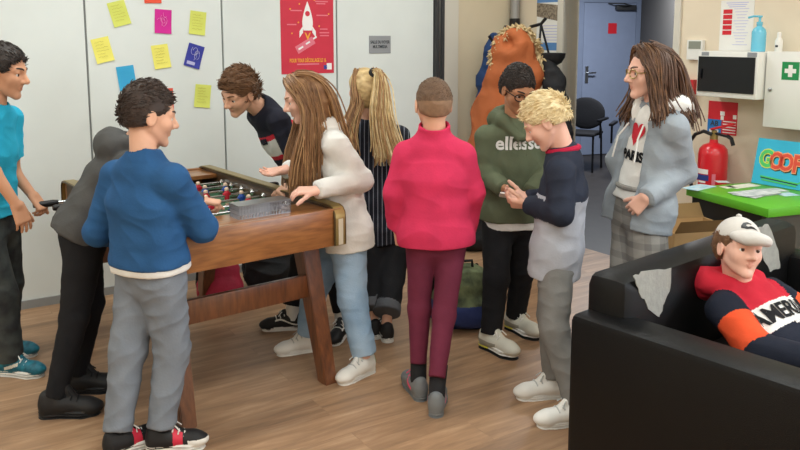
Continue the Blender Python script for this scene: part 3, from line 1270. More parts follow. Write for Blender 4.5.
# white folding partition, panel by panel, with pale grey seams
m = MB()
SEAM0, PW_ = -0.82, 0.845
B3(m, -RW, SEAM0, 0.02, 0.12, 0.0, CEIL_H)
for f in m.bm.faces:
    f.material_index = 1
x = SEAM0
while x > -RW:
    x0 = max(-RW, x - PW_)
    B3(m, x0 + 0.006, x - 0.006, 0.0, 0.03, 0.012, CEIL_H, 0.002)
    x = x0
ST('wall_back', m, [MAT['panel_white'], MAT['seam']])
m = MB()
B3(m, -RW, SEAM0, -0.012, 0.0, 0, 0.05)
ST('baseboard_back', m, MAT['seam'])
m = MB()
B3(m, SEAM0, SEAM0 + 0.03, -0.03, 0.12, 0, CEIL_H)
m.mi = 1
B3(m, SEAM0 + 0.03, SEAM0 + 0.055, -0.015, 0.12, 0, CEIL_H)
m.mi = 0
B3(m, SEAM0 + 0.055, SEAM0 + 0.08, -0.03, 0.12, 0, CEIL_H)
m.mi = 2
B3(m, SEAM0 + 0.08, SEAM0 + 0.22, -0.02, 0.12, 0, CEIL_H)
ST('trim_1', m, [MAT['dark_frame'], MAT['steel'], MAT['jamb_white']])
ST('wall_rear', B3(MB(), SEAM0 + 0.22, 0.15, 0.0, 0.15, 0, CEIL_H), MAT['wall_beige'])
# right-hand wall with the opening to the corridor and two windows
O0, O1, OH = -0.56, -1.575, 2.1
m = MB()
B3(m, 0, 0.14, O0, 0.0, 0, CEIL_H)
B3(m, 0, 0.14, O1, O0, OH, CEIL_H)
WINS = [(-5.9, -4.5), (-7.7, -6.3)]
B3(m, 0, 0.14, -4.5, O1, 0, CEIL_H)
B3(m, 0, 0.14, -6.3, -5.9, 0, CEIL_H)
B3(m, 0, 0.14, -RD, -7.7, 0, CEIL_H)
for w0, w1 in WINS:
    B3(m, 0, 0.14, w0, w1, 0, 0.85)
    B3(m, 0, 0.14, w0, w1, 2.25, CEIL_H)
ST('wall_right', m, MAT['wall_cream'])
for i, (w0, w1) in enumerate(WINS):
    m = MB()
    c = (w0 + w1) / 2
    for a, b_ in ((w0, w0 + 0.06), (w1 - 0.06, w1), (c - 0.03, c + 0.03)):
        B3(m, 0.03, 0.1, a, b_, 0.85, 2.25)
    for a, b_ in ((0.85, 0.91), (2.19, 2.25)):
        B3(m, 0.03, 0.1, w0, w1, a, b_)
    wf = ST('window_%d' % (i + 1), m, MAT['white_plastic'])
    m = MB()
    B3(m, 0.06, 0.066, w0 + 0.06, w1 - 0.06, 0.91, 2.19)
    m.build('window_pane', MAT['glass'], wf, False)
# door frame round the opening
m = MB()
B3(m, -0.015, 0.155, O0 - 0.0, O0 + 0.06, 0, OH + 0.05)
B3(m, -0.015, 0.155, O1 - 0.05, O1 + 0.0, 0, OH + 0.05)
B3(m, -0.015, 0.155, O1, O0, OH, OH + 0.05)
ST('trim_2', m, MAT['jamb_white'])
# corridor
ST('floor_corridor', B3(MB(), 0.0, 8.5, -3, 6, -0.1, -0.002), MAT['corridor_floor'])
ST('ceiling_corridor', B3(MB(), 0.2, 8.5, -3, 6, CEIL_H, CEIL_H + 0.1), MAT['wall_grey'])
DA = math.atan2(0.3, 0.954)
DL = (2.81, 10.68, 0)
m = MB()
B3(m, -3.2, -0.40, 0, 0.1, 0, CEIL_H)
B3(m, 0.40, 1.2, 0, 0.1, 0, CEIL_H)
B3(m, -0.40, 0.40, 0, 0.1, 2.04, CEIL_H)
cb = ST('wall_corridor', m, MAT['wall_blue'], loc=DL, rz=DA)
m = MB()
m.bar((3.22, 10.9, CEIL_H / 2), (2.98, 8.0, CEIL_H / 2), CEIL_H, 0.1, up=(0, 0, 1)) if False else None
p0, p1 = Vector((3.27, 10.95, 0)), Vector((3.02, 8.0, 0))
dd = (p1 - p0).normalized()
nn = Vector((-dd.y, dd.x, 0))
m.box((p0 + p1) / 2 + nn * 0.05 + Vector((0, 0, CEIL_H / 2)), ((p1 - p0).length, 0.1, CEIL_H), Matrix.Rotation(math.atan2(dd.y, dd.x), 3, 'Z'))
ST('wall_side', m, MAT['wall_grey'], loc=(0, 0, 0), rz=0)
m = MB()
B3(m, 8.3, 8.5, -3, 6, 0, CEIL_H)
B3(m, 0.14, 8.5, -3.1, -3.0, 0, CEIL_H)
B3(m, -0.1, 8.5, 6.0, 6.1, 0, CEIL_H)
B3(m, -0.1, 0.14, 0.15, 6.0, 0, CEIL_H)
ST('wall_corridor_end', m, MAT['wall_blue'])
d1 = ST('door_1', B3(MB(), -0.395, 0.395, 0.0, 0.05, 0.005, 2.035, 0.003), MAT['door_blue'], loc=DL, rz=DA)
m = MB()
B3(m, -0.36, -0.315, -0.012, 0, 0.98, 1.2)
m.tube([(-0.337, -0.01, 1.11), (-0.337, -0.055, 1.11), (-0.23, -0.06, 1.115)], 0.011, 8)
m.build('door_handle', MAT['steel'], d1)
m = MB()
B3(m, -0.03, 0.1, -0.003, 0, 1.63, 1.77)
m.build('door_sticker', MAT['red_sign'], d1)
m = MB()
B3(m, 0.06, 0.36, -0.06, 0, 1.94, 2.01, 0.01)
m.tube([(0.3, -0.05, 2.0), (0.1, -0.16, 2.02), (-0.05, -0.02, 2.03)], 0.009, 6)
m.build('door_closer', MAT['dark_frame'], d1)
# corner pipe
m = MB()
PL = Vector((-0.055, -0.055, 0))
m.lathe([(0.038, 0), (0.038, CEIL_H)], PL, 18)
m.mi = 1
m.lathe([(0.042, 1.66), (0.042, 1.74)], PL, 18)
ST('trim_3', m, [MAT['grey_pipe'], MAT['black_plastic']], True)

# ceiling lamps
for i, (a, b) in enumerate(PANELS):
    r_ = empty('ceiling_light', B(a, b, CEIL_H), WALL_ANG, label='flat white ceiling light panel set in the ceiling', cat='ceiling light', group='ceiling light panels')
    fr_ = MB()
    for q in (-1, 1):
        B3(fr_, -0.6, 0.6, 0.29 * q - 0.015, 0.29 * q + 0.015, -0.03, 0)
        B3(fr_, 0.6 * q - 0.015, 0.6 * q + 0.015, -0.3, 0.3, -0.03, 0)
    fr_.build('lamp_frame', MAT['white_plastic'], r_, False)
    B3(MB(), -0.585, 0.585, -0.275, 0.275, -0.02, -0.004).build('diffuser', MAT['lamp'], r_, False)


# ------------------------------------------------------------------ things fixed to the walls
def ray_plane(px, py, p0, n):
    o = Vector((0, 0, CAM_H))
    d = at(px, py, 1.0) - o
    return o + d * ((Vector(p0) - o).dot(n) / d.dot(n))


def on_part(px, py, off=0.0):
    n = Vector((VX, VY, 0))
    return ray_plane(px, py, B(0, off), n)


def on_right(px, py, off=0.0):
    n = Vector((UX, UY, 0))
    return ray_plane(px, py, B(off, 0), n)


FB = frame((UX, UY, 0), (0, 0, 1), (-VX, -VY, 0))     # partition: x right, y up, z out
FR = frame((-VX, -VY, 0), (0, 0, 1), (-UX, -UY, 0))   # right wall


def wall_frame(F0, loc, roll=0.0):
    M = F0 @ Matrix.Rotation(roll, 4, 'Z')
    M.translation = loc
    return M


def plate(mb, M, w, h, t=0.002, x=0.0, y=0.0, z=0.0, roll=0.0):
    """thin plate in a wall frame"""
    vs = []
    ca, sa = math.cos(roll), math.sin(roll)
    for dz in (z, z + t):
        for sx, sy in ((-1, -1), (1, -1), (1, 1), (-1, 1)):
            a, b = sx * w / 2, sy * h / 2
            vs.append(mb.bm.verts.new(M @ Vector((x + a * ca - b * sa, y + a * sa + b * ca, dz))))
    for q in ((3, 2, 1, 0), (4, 5, 6, 7), (0, 1, 5, 4), (1, 2, 6, 5), (2, 3, 7, 6), (3, 0, 4, 7)):
        mb.bm.faces.new([vs[i] for i in q]).material_index = mb.mi
    return mb


def note(px, py, roll, m, ink, label, w=0.105, h=0.148, seed=0, art=0):
    p = on_part(px, py, 0.001)
    r_ = empty('paper_note', p, label=label, cat='note', group='coloured paper notes on the white partition')
    M = wall_frame(FB, (0, 0, 0), roll)
    # slightly curled sheet
    mb = MB()
    n = 8
    grid = [[mb.bm.verts.new(M @ Vector(((i / n - 0.5) * w, (j / n - 0.5) * h, 0.002 + 0.008 * (max(0, 0.5 - j / n) * 2) ** 2 * (0.3 + abs(i / n - 0.5))))) for i in range(n + 1)] for j in range(n + 1)]
    for j in range(n):
        for i in range(n):
            mb.bm.faces.new((grid[j][i], grid[j][i + 1], grid[j + 1][i + 1], grid[j + 1][i]))
    o = mb.build('sheet', MAT[m], r_)
    rr = random.Random(seed)
    mb = MB()
    if art == 0:
        for k in range(6):
            y = h * (0.34 - 0.12 * k)
            x0, x1 = -w * 0.34, w * rr.uniform(0.1, 0.36)
            mb.tube([M @ Vector((x0 + (x1 - x0) * t / 10, y + rr.uniform(-1, 1) * 0.003, 0.0042 + 0.004 * (k > 3))) for t in range(11)], 0.0009, 4)
    else:
        for k in range(7):
            a0, rad_ = rr.uniform(0, 6), rr.uniform(0.012, 0.03)
            cx, cy = rr.uniform(-0.5, 0.5) * w * 0.5, rr.uniform(-0.2, 0.6) * h * 0.5
            mb.tube([M @ Vector((cx + rad_ * 0.6 * math.cos(a0 + t * 0.3), cy + rad_ * math.sin(a0 + t * 0.3), 0.0045)) for t in range(11)], 0.0014, 4)
        if art == 2:
            plate(mb, M, w * 0.5, h * 0.14, 0.001, -w * 0.1, -h * 0.33, 0.006)
    mb.build('handwriting', MAT[ink], r_, False)


note(119, 13.5, 0.26, 'note_lime', 'pencil', 'lime green paper note tilted at the top left of the notes on the partition', seed=1)
note(163, 21.5, -0.06, 'note_magenta', 'pink_ink', 'magenta pink paper note with a drawing', seed=2, art=1)
note(197.5, 23, -0.12, 'note_lime', 'pencil', 'lime green paper note right of the magenta one', seed=3)
note(102.5, 50, 0.22, 'note_yellow', 'pencil', 'yellow paper note tilted beside the left panel seam', seed=4)
note(161, 56.5, 0.13, 'note_yellow', 'pencil', 'yellow paper note directly below the magenta one', seed=5)
note(194, 56, -0.3, 'note_indigo', 'chalk', 'dark indigo blue paper note with pale drawing', seed=6, art=2)
note(126.5, 78, 0.12, 'note_sky', 'note_sky', 'sky blue paper note just above the boy in the blue sweater', seed=7)
note(202.5, 96, -0.12, 'note_lime', 'pencil', 'lowest lime green paper note near the leaning boy', seed=8)
note(152, -9, 0.02, 'note_red', 'note_red', 'red paper note cut off by the top edge of the photo', seed=9)
note(165, 100, 0.0, 'note_red', 'note_red', 'red paper note almost hidden behind hair of the boy in blue', seed=10)

# red rocket poster
p = on_part(307.5, 30.5, 0.001)
ps = empty('poster', p, label='red poster with a white rocket on the white partition', cat='poster')
M = wall_frame(FB, (0, 0, 0))
PWD, PHT = 0.405, 0.595
plate(MB(), M, PWD, PHT, 0.002).build('sheet', MAT['red_poster'], ps, False)
mb = MB()
body = [(0.0, 0.11)] + [(0.042 * math.sin(math.pi * min(1, t * 1.05) * 0.5 + 0.2 * t) * (1 if t < 0.75 else 1 - (t - 0.75) * 0.9), 0.11 - 0.2 * t) for t in [i / 10 for i in range(1, 11)]]
pts = body + [(-x, y) for x, y in body[:0:-1]]
mb.prism([(x, y + 0.09) for x, y in pts], 0.001, M @ frame((1, 0, 0), (0, 0, -1), (0, 1, 0), (0, 0, 0.0028)))
for q in (-1, 1):
    mb.prism([(0.036 * q, 0.03), (0.062 * q, -0.005), (0.064 * q, -0.05), (0.036 * q, -0.015)], 0.001, M @ frame((1, 0, 0), (0, 0, -1), (0, 1, 0), (0, 0, 0.0028)))
mb.build('rocket', MAT['poster_white'], ps, False)
mb = MB()
mb.lathe([(0.018, 0.003), (0.018, 0.0042)], (0, 0, 0), 20, M @ Matrix.Translation((0, 0.115, 0)))
mb.build('porthole', MAT['red_poster'], ps, False)
mb = MB()
mb.prism([(-0.024, -0.012), (0, -0.068), (0.024, -0.012), (0.012, -0.018), (0, -0.042), (-0.012, -0.018)], 0.001, M @ frame((1, 0, 0), (0, 0, -1), (0, 1, 0), (0, 0, 0.0028)))
rr = random.Random(4)
for k, (x, y) in enumerate([(-0.14, 0.235), (-0.13, 0.145), (-0.07, 0.055), (0.055, 0.21), (0.165, 0.115), (0.09, 0.03), (0.175, 0.25), (-0.06, 0.18), (-0.12, -0.02)]):
    mb.lathe([(0.006, 0.0022), (0.006, 0.003)], (0, 0, 0), 8, M @ Matrix.Translation((x, y, 0)))
mb.build('flame_and_stars', MAT['poster_yellow'], ps, False)
mb = MB()
for x, y, w in ((-0.11, 0.225, 0.05), (-0.085, 0.135, 0.085), (-0.12, 0.04, 0.07), (0.11, 0.2, 0.1), (0.105, 0.185, 0.07), (0.115, 0.105, 0.09), (0.125, 0.01, 0.06), (0.13, -0.015, 0.075), (0.13, -0.035, 0.07)):
    plate(mb, M, w, 0.008, 0.001, x, y, 0.002)
plate(mb, M, 0.17, 0.009, 0.001, 0.0, -0.232, 0.002)
mb.build('small_print', MAT['poster_pink'], ps, False)
mb = MB()
plate(mb, M, 0.15, 0.055, 0.001, -0.02, -0.1, 0.002, 0.5)
mb.build('ticket', MAT['poster_pink'], ps, False)
mb = MB()
for k in range(3):
    plate(mb, M, 0.04 - 0.005 * k, 0.012, 0.001, -0.055 + 0.055 * k, -0.12 + 0.035 * k, 0.0032, 0.5)
plate(mb, M, 0.04, 0.045, 0.001, 0.165, -0.25, 0.002)
mb.build('white_blocks', MAT['poster_white'], ps, False)
plate(MB(), M, 0.026, 0.028, 0.001, 0.135, -0.255, 0.002).build('blue_emblem', MAT['eu_blue'], ps, False)
text_on('DÈS LE 16 JUIN', 0.06, M @ Matrix.Translation((0, 0.262, 0.0025)), MAT['poster_yellow'], ps, width=0.2, bold=0.0012)
text_on('POUR TOUS DÉCOLLAGE LE 16', 0.036, M @ Matrix.Translation((0.0, -0.207, 0.0025)), MAT['poster_yellow'], ps, width=0.28, bold=0.0008)

p = on_part(379.8, 44.5, 0.001)
sg = empty('door_sign', p, label='small grey plate with two lines of dark lettering on the partition', cat='sign')
M = wall_frame(FB, (0, 0, 0))
plate(MB(), M, 0.185, 0.127, 0.004).build('plate', MAT['grey_plate'], sg, False)
text_on('SALLE DU FOYER', 0.03, M @ Matrix.Translation((0, 0.017, 0.0045)), MAT['dark_text'], sg, width=0.165, bold=0.0008)
text_on('MULTIMEDIA', 0.03, M @ Matrix.Translation((0, -0.017, 0.0045)), MAT['dark_text'], sg, width=0.125, bold=0.0008)

# information poster by the opening (right-hand wall)
p = on_right(550.5, 16, 0.001)
ip = empty('information_poster', p, label='white and blue information poster with a photo beside the doorway', cat='poster')
M = wall_frame(FR, (0, 0, 0))
IW, IH = 0.30, 0.60
plate(MB(), M, IW, IH, 0.003).build('sheet', MAT['white_paper'], ip, False)
plate(MB(), M, IW, 0.19, 0.001, 0, 0.2, 0.003).build('blue_header', MAT['poster_blue'], ip, False)
mb = MB()
mb.prism([(-IW / 2, 0.105), (IW / 2, 0.075), (IW / 2, -0.05), (-IW / 2, 0.0)], 0.001, M @ frame((1, 0, 0), (0, 0, -1), (0, 1, 0), (0, 0, 0.0045)))
mb.build('group_photo', MAT['photo_dark'], ip, False)
plate(MB(), M, IW * 0.78, 0.06, 0.001, 0.01, -0.235, 0.003).build('blue_box', MAT['poster_blue'], ip, False)
mb = MB()
for k in range(6):
    plate(mb, M, IW * (0.7 - 0.07 * (k % 3)), 0.005, 0.001, 0.02, -0.075 - 0.022 * k, 0.003)
mb.build('small_print', MAT['chalk'], ip, False)

# paper notice with red table
p = on_right(736.5, 25.5, 0.001)
pn_ = empty('paper_notice', p, label='white paper notice with a red block of text above the wall cabinet', cat='notice')
plate(MB(), M, 0.225, 0.305, 0.002).build('sheet', MAT['white_paper'], pn_, False)
mb = MB()
for k in range(5):
    plate(mb, M, 0.062, 0.026, 0.001, -0.062, 0.085 - 0.032 * k, 0.002)
mb.build('red_table', MAT['red_sign'], pn_, False)
mb = MB()
for k in range(13):
    plate(mb, M, 0.1 - 0.015 * (k % 4), 0.003, 0.001, 0.03, 0.1 - 0.018 * k, 0.002)
for k in range(3):
    plate(mb, M, 0.15 - 0.02 * k, 0.004, 0.001, 0.0, 0.137 - 0.012 * k, 0.002)
mb.build('small_print', MAT['chalk'], pn_, False)

# thermostat
p = on_right(697, 49, 0.0)
th_ = empty('thermostat', p, label='small white wall thermostat with grey display', cat='thermostat')
mb = MB()
plate(mb, M, 0.115, 0.125, 0.025, 0, -0.005, 0)
mb.build('casing', MAT['white_plastic'], th_, False)
plate(MB(), M, 0.09, 0.048, 0.002, 0, 0.025, 0.025).build('display', MAT['lcd'], th_, False)

# red call point
p = on_right(691.5, 86.5, 0.0)
cp = empty('fire_alarm', p, label='small red fire alarm call point on the cream wall', cat='fire alarm')
plate(MB(), M, 0.092, 0.092, 0.045).build('casing', MAT['red_paint'], cp, False)
plate(MB(), M, 0.062, 0.04, 0.002, 0, 0.0, 0.045).build('label', MAT['label_white'], cp, False)
mb = MB()
for k in range(2):
    plate(mb, M, 0.045 - 0.01 * k, 0.006, 0.001, 0, 0.007 - 0.014 * k, 0.047)
mb.build('print', MAT['dark_text'], cp, False)

# white cabinet with black glass front
c0 = on_right(697, 72, 0.22)
c1 = on_right(757.5, 75, 0.22)
bw = (Vector(c1) - Vector(c0)).length
top_z = on_right(700, 51.0, 0.22).z
bot_z = on_right(700, 96.0, 0.22).z
cen = (c0 + c1) / 2
cen.z = (top_z + bot_z) / 2
bh = top_z - bot_z
wc = empty('wall_cabinet', cen, label='white wall-mounted box with a black glass front', cat='wall cabinet')
mb = MB()
B3(mb, -bw / 2, bw / 2, -bh / 2, bh / 2, -0.22, 0, 0.006)
mb.bm.transform(M)
mb.build('casing', MAT['white_plastic'], wc)
plate(MB(), M, bw * 0.93, bh * 0.77, 0.006, -0.003, 0.0, 0.0).build('glass_front', MAT['black_glass'], wc, False)
mb = MB()
B3(mb, -bw * 0.42, -bw * 0.405, -0.03, 0.03, 0.006, 0.02, 0.003)
mb.bm.transform(M)
mb.build('handle', MAT['black_plastic'], wc)
mb = MB()
plate(mb, M, 0.05, 0.022, 0.001, -bw * 0.42 + 0.02, bh * 0.44, 0.0)
plate(mb, M, 0.06, 0.026, 0.001, bw * 0.40, bh * 0.44, 0.0)
mb.build('grey_label', MAT['grey_plate'], wc, False)
BOX_TOP = top_z

# sanitizer bottle on the box
p = on_right(758, 51, 0.12)
p.z = BOX_TOP
sb = empty('sanitizer_bottle', p, label='light blue hand sanitizer pump bottle on top of the wall box', cat='bottle')
MB().lathe([(0.036, 0), (0.040, 0.004), (0.040, 0.11), (0.034, 0.13), (0.016, 0.145), (0.014, 0.155)], (0, 0, 0), 22).build('bottle_body', MAT['sanitizer'], sb)
mb = MB().lathe([(0.017, 0.152), (0.017, 0.17), (0.007, 0.173), (0.007, 0.195), (0.014, 0.197), (0.014, 0.207)], (0, 0, 0), 14)
mb.tube([(0, 0, 0.203), (-0.03, 0.02, 0.203), (-0.052, 0.036, 0.195)], 0.006, 8)
mb.build('pump', MAT['sanitizer'], sb)

# first aid cabinet
c0 = on_right(764.5, 90, 0.16)
fz1, fz0 = on_right(768, 51.5, 0.16).z, on_right(768, 127, 0.16).z
fw, fh_ = 0.36, fz1 - fz0
cen = c0 + Vector((-VX, -VY, 0)) * fw / 2
cen.z = (fz0 + fz1) / 2
fa = empty('first_aid_cabinet', cen, label='white first aid cabinet with a green cross', cat='first aid cabinet')
mb = MB()
B3(mb, -fw / 2, fw / 2, -fh_ / 2, fh_ / 2, -0.16, -0.02, 0.004)
mb.bm.transform(M)
mb.build('casing', MAT['white_plastic'], fa)
mb = MB()
B3(mb, -fw / 2, fw / 2, -fh_ / 2, fh_ / 2, -0.018, 0, 0.004)
mb.bm.transform(M)
fd = mb.build('cabinet_door', MAT['white_plastic'], fa)
gx = (on_right(790.5, 71, 0.16) - cen).dot(Vector((-VX, -VY, 0)))
gy = on_right(790.5, 71, 0.16).z - cen.z
plate(MB(), M, 0.1, 0.1, 0.001, gx, gy, 0).build('green_sticker', MAT['cross_green'], fd, False)
mb = MB()
plate(mb, M, 0.066, 0.024, 0.001, gx, gy, 0.001)
plate(mb, M, 0.024, 0.066, 0.0012, gx, gy, 0.001)
mb.build('white_cross', MAT['label_white'], fd, False)
mb = MB()
mb.lathe([(0.011, 0.0), (0.011, 0.008), (0.008, 0.01)], (0, 0, 0), 14, M @ Matrix.Translation((-fw / 2 + 0.035, 0.0, 0)))
mb.build('lock', MAT['steel'], fd)
# white spray bottle on it
p = on_right(778.3, 52, 0.1)
p.z = fz1
wb_ = empty('spray_bottle', p, label='small white bottle with dark print standing on the first aid cabinet', cat='bottle')
MB().lathe([(0.019, 0), (0.021, 0.003), (0.021, 0.06), (0.014, 0.075), (0.009, 0.08)], (0, 0, 0), 18).build('bottle_body', MAT['white_plastic'], wb_)
MB().lathe([(0.011, 0.079), (0.011, 0.105), (0.008, 0.109)], (0, 0, 0), 14).build('cap', MAT['label_white'], wb_)
mb = MB()
plate(mb, M, 0.016, 0.012, 0.001, 0, 0.03, 0.0205)
mb.build('print', MAT['dark_text'], wb_, False)

# fire extinguisher sign
p = on_right(722.5, 118, 0.001)
fs_ = empty('fire_extinguisher_sign', p, label='red and blue extinguisher instruction sign on the cream wall', cat='sign')
SWD, SHT = 0.205, 0.205
plate(MB(), M, SWD, SHT, 0.002).build('sheet', MAT['red_sign'], fs_, False)
plate(MB(), M, SWD * 0.48, SHT * 0.44, 0.001, -SWD * 0.26, -SHT * 0.28, 0.002).build('blue_panel', MAT['blue_sign'], fs_, False)
mb = MB()
for k in range(5):
    plate(mb, M, SWD * 0.44, 0.006, 0.001, SWD * 0.25, -0.02 - 0.017 * k, 0.002)
for x_ in (-0.075, -0.035):
    plate(mb, M, 0.026, 0.024, 0.001, x_, -SHT * 0.43, 0.003)
plate(mb, M, 0.024, 0.026, 0.001, SWD * 0.42, 0.012, 0.002)
plate(mb, M, 0.032, 0.026, 0.001, 0.0, 0.028, 0.002)
plate(mb, M, 0.022, 0.025, 0.001, 0.0, 0.0, 0.002)
mb.build('white_marks', MAT['label_white'], fs_, False)
text_on('AB', 0.045, M @ Matrix.Translation((-SWD * 0.26, -SHT * 0.19, 0.0034)), MAT['dark_text'], fs_, bold=0.001)

# fire extinguisher hung on the wall
ec = on_right(712.5, 165, 0.11)
EZ0 = on_right(712.5, 143, 0.11).z - 0.43
ex = empty('fire_extinguisher', (ec.x, ec.y, EZ0), label='red fire extinguisher with a black hose behind the green table', cat='fire extinguisher')
ER = 0.088
mb = MB().lathe([(ER * 0.9, 0), (ER, 0.012), (ER, 0.36), (ER * 0.93, 0.395), (ER * 0.7, 0.42), (ER * 0.36, 0.43), (0.026, 0.435), (0.024, 0.455)], (0, 0, 0), 32)
cyl = mb.build('cylinder', MAT['red_paint'], ex)


def wrap(a0, a1, z0, z1, r=ER + 0.0012):
    mb_ = MB()
    n_ = 10
    f0 = math.atan2(-UY, -UX)
    for k in range(n_):
        t0, t1 = f0 + a0 + (a1 - a0) * k / n_, f0 + a0 + (a1 - a0) * (k + 1) / n_
        mb_.quad([(r * math.cos(t0), r * math.sin(t0), z0), (r * math.cos(t1), r * math.sin(t1), z0), (r * math.cos(t1), r * math.sin(t1), z1), (r * math.cos(t0), r * math.sin(t0), z1)])
    return mb_


wrap(-0.75, 0.35, 0.245, 0.275).build('white_band', MAT['label_white'], cyl)
wrap(-0.8, 0.4, 0.205, 0.24).build('blue_band', MAT['label_blue'], cyl)
mb = wrap(-0.75, -0.5, 0.05, 0.2)
for zz in (0.19, 0.15, 0.115, 0.08):
    b_ = wrap(-0.4, 0.2, zz, zz + 0.012)
    me_ = bpy.data.meshes.new('t')
    b_.bm.to_mesh(me_)
    mb.bm.from_mesh(me_)
    bpy.data.meshes.remove(me_)
mb.build('label_text', MAT['label_white'], cyl)
mb = wrap(0.6, 0.85, 0.13, 0.25)
mb.build('pictograms', MAT['poster_pink'], cyl)
mb = MB().lathe([(0.02, 0.45), (0.024, 0.455), (0.024, 0.485), (0.016, 0.49), (0.016, 0.51)], (0, 0, 0), 16)
mb.build('valve', MAT['brass'], ex)
lv = Vector((-VX, -VY, 0))
mb = MB()
mb.bar(Vector((0, 0, 0.515)) - lv * 0.02, Vector((0, 0, 0.56)) + lv * 0.13, 0.03, 0.014, 0.003)
mb.build('lever', MAT['red_paint'], ex)
mb = MB()
mb.bar(Vector((0, 0, 0.495)) - lv * 0.01, Vector((0, 0, 0.48)) + lv * 0.1, 0.022, 0.012, 0.003)
mb.tube([Vector((0, 0, 0.485)) + lv * 0.09, Vector((0, 0, 0.47)) + lv * 0.12, Vector((0, 0, 0.43)) + lv * 0.135], 0.012, 8)
mb.build('grip', MAT['black_plastic'], ex)
mb = MB()
hp_ = [(0, 0.485), (-0.06, 0.5), (-0.12, 0.475), (-0.165, 0.41), (-0.18, 0.33), (-0.165, 0.24), (-0.135, 0.16), (-0.115, 0.1)]
mb.tube([lv * a + Vector((-UX, -UY, 0)) * 0.02 + Vector((0, 0, z)) for a, z in hp_], 0.0115, 10)
mb.build('hose', MAT['black_plastic'], ex)
mb = MB()
nb = Vector((UX, UY, 0)) * 0.098
mb.box(Vector((0, 0, 0.33)) + nb, (0.05, 0.02, 0.08), Matrix.Rotation(WALL_ANG + math.pi / 2, 3, 'Z'))
mb.build('wall_bracket', MAT['steel'], ex, False)

# ------------------------------------------------------------------ green-topped table and what lies on it
GZ = 0.75
d1v, d2v = Vector((0.342, -0.94, 0)), Vector((0.94, 0.342, 0))
gA = at(768.5, 209, 1)
gA = on_floor(768.5, 209, GZ)
GA = math.atan2(d1v.y, d1v.x)
G1, G2 = 0.60, 0.54
gc = gA - d1v * G1 / 2 + d2v * G2 / 2
gt = empty('green_table', (gc.x, gc.y, 0), GA, label='square table with a bright green top and black sides beside the wall', cat='table')
B3(MB(), -G1 / 2, G1 / 2, -G2 / 2, G2 / 2, GZ - 0.045, GZ, 0.003).build('tabletop', MAT['green_top'], gt)
mb = MB()
for y_ in (-G2 / 2 + 0.03, G2 / 2 - 0.03):
    B3(mb, -G1 / 2 + 0.03, G1 / 2 - 0.06, y_ - 0.01, y_ + 0.01, 0.0, GZ - 0.045)
B3(mb, -G1 / 2 + 0.03, -G1 / 2 + 0.05, -G2 / 2 + 0.04, G2 / 2 - 0.04, 0.0, GZ - 0.045)
mb.build('side_panel', MAT['desk_black'], gt, False)
B3(MB(), G1 / 2 - 0.06, G1 / 2 - 0.03, -G2 / 2 + 0.02, G2 / 2 - 0.02, 0.0, GZ - 0.045, 0.002).build('front_panel', MAT['desk_olive'], gt, False)


def leaflet(px, py, w, h, ang, m, label, n=1, name='leaflet', dz=0.0):
    p_ = on_floor(px, py, GZ + 0.001 + dz)
    o_ = None
    mb_ = MB()
    rr_ = random.Random(int(px))
    for k in range(n):
        mb_.box((rr_.uniform(-1, 1) * 0.012 * (n > 1), rr_.uniform(-1, 1) * 0.01 * (n > 1), 0.001 + k * 0.0021), (w, h, 0.002), Matrix.Rotation(rr_.uniform(-0.25, 0.25) * (n > 1), 3, 'Z'))
    o_ = mb_.build(name, MAT[m], None, False)
    o_.location = p_
    o_.rotation_euler = (0, 0, GA + ang)
    tag(o_, label, 'leaflet')
    return o_


leaflet(699, 187.5, 0.2, 0.1, 1.9, 'leaflet_blue', 'pale blue leaflet at the left corner of the green table')
leaflet(728, 187.3, 0.075, 0.06, 1.6, 'leaflet_cream', 'small cream card lying on the green table')
leaflet(722, 181.8, 0.07, 0.06, 1.2, 'leaflet_white', 'small round-edged card at the back of the green table near extinguisher')
leaflet(755, 194.0, 0.24, 0.13, 1.75, 'leaflet_white', 'grey and white fanned leaflets at the front of the green table', n=4, name='leaflet_fan')
leaflet(743, 186.2, 0.2, 0.08, 1.7, 'leaflet_cream', 'cream leaflet behind the fanned leaflets on the green table')
leaflet(772, 190.5, 0.15, 0.09, 1.5, 'leaflet_white', 'white leaflet below the blue painted board')
leaflet(787, 194.5, 0.1, 0.08, 1.5, 'leaflet_blue', 'pale blue leaflet at the right end of the green table')

# painted board with lettering, leaning on the wall
gl0 = on_floor(751.5, 182.5, GZ + 0.002)
dW = Vector((-VX, -VY, 0))
bx = dW.copy()
lean = 0.2
by = (Vector((0, 0, 1)) * math.cos(lean) + Vector((UX, UY, 0)) * math.sin(lean)).normalized()
bz = bx.cross(by)
BW_, BH_ = 0.42, 0.265
bc = gl0 + bx * BW_ / 2 + by * BH_ / 2 + bz * 0.005
gb = empty('painted_board', gl0 + bx * BW_ / 2, label='bright blue painted board with red and green lettering on the green table', cat='sign')
M = frame(bx, by, bz, bc - gb.location)
plate(MB(), M, BW_, BH_, 0.012, z=-0.012).build('board', MAT['sign_blue'], gb, False)
kx, ky = BW_ / 250.0, BH_ / 240.0


def letter(ch, x, y, size, m_, rot=0.0, z=0.0, sx=0.82, bold=0.008):
    T = M @ Matrix.Translation((x, y, z)) @ Matrix.Rotation(rot, 4, 'Z') @ Matrix.Diagonal((sx, 1, 1, 1))
    text_on(ch, size, T, MAT[m_], gb, name='letter', bold=bold, extrude=0.0006)


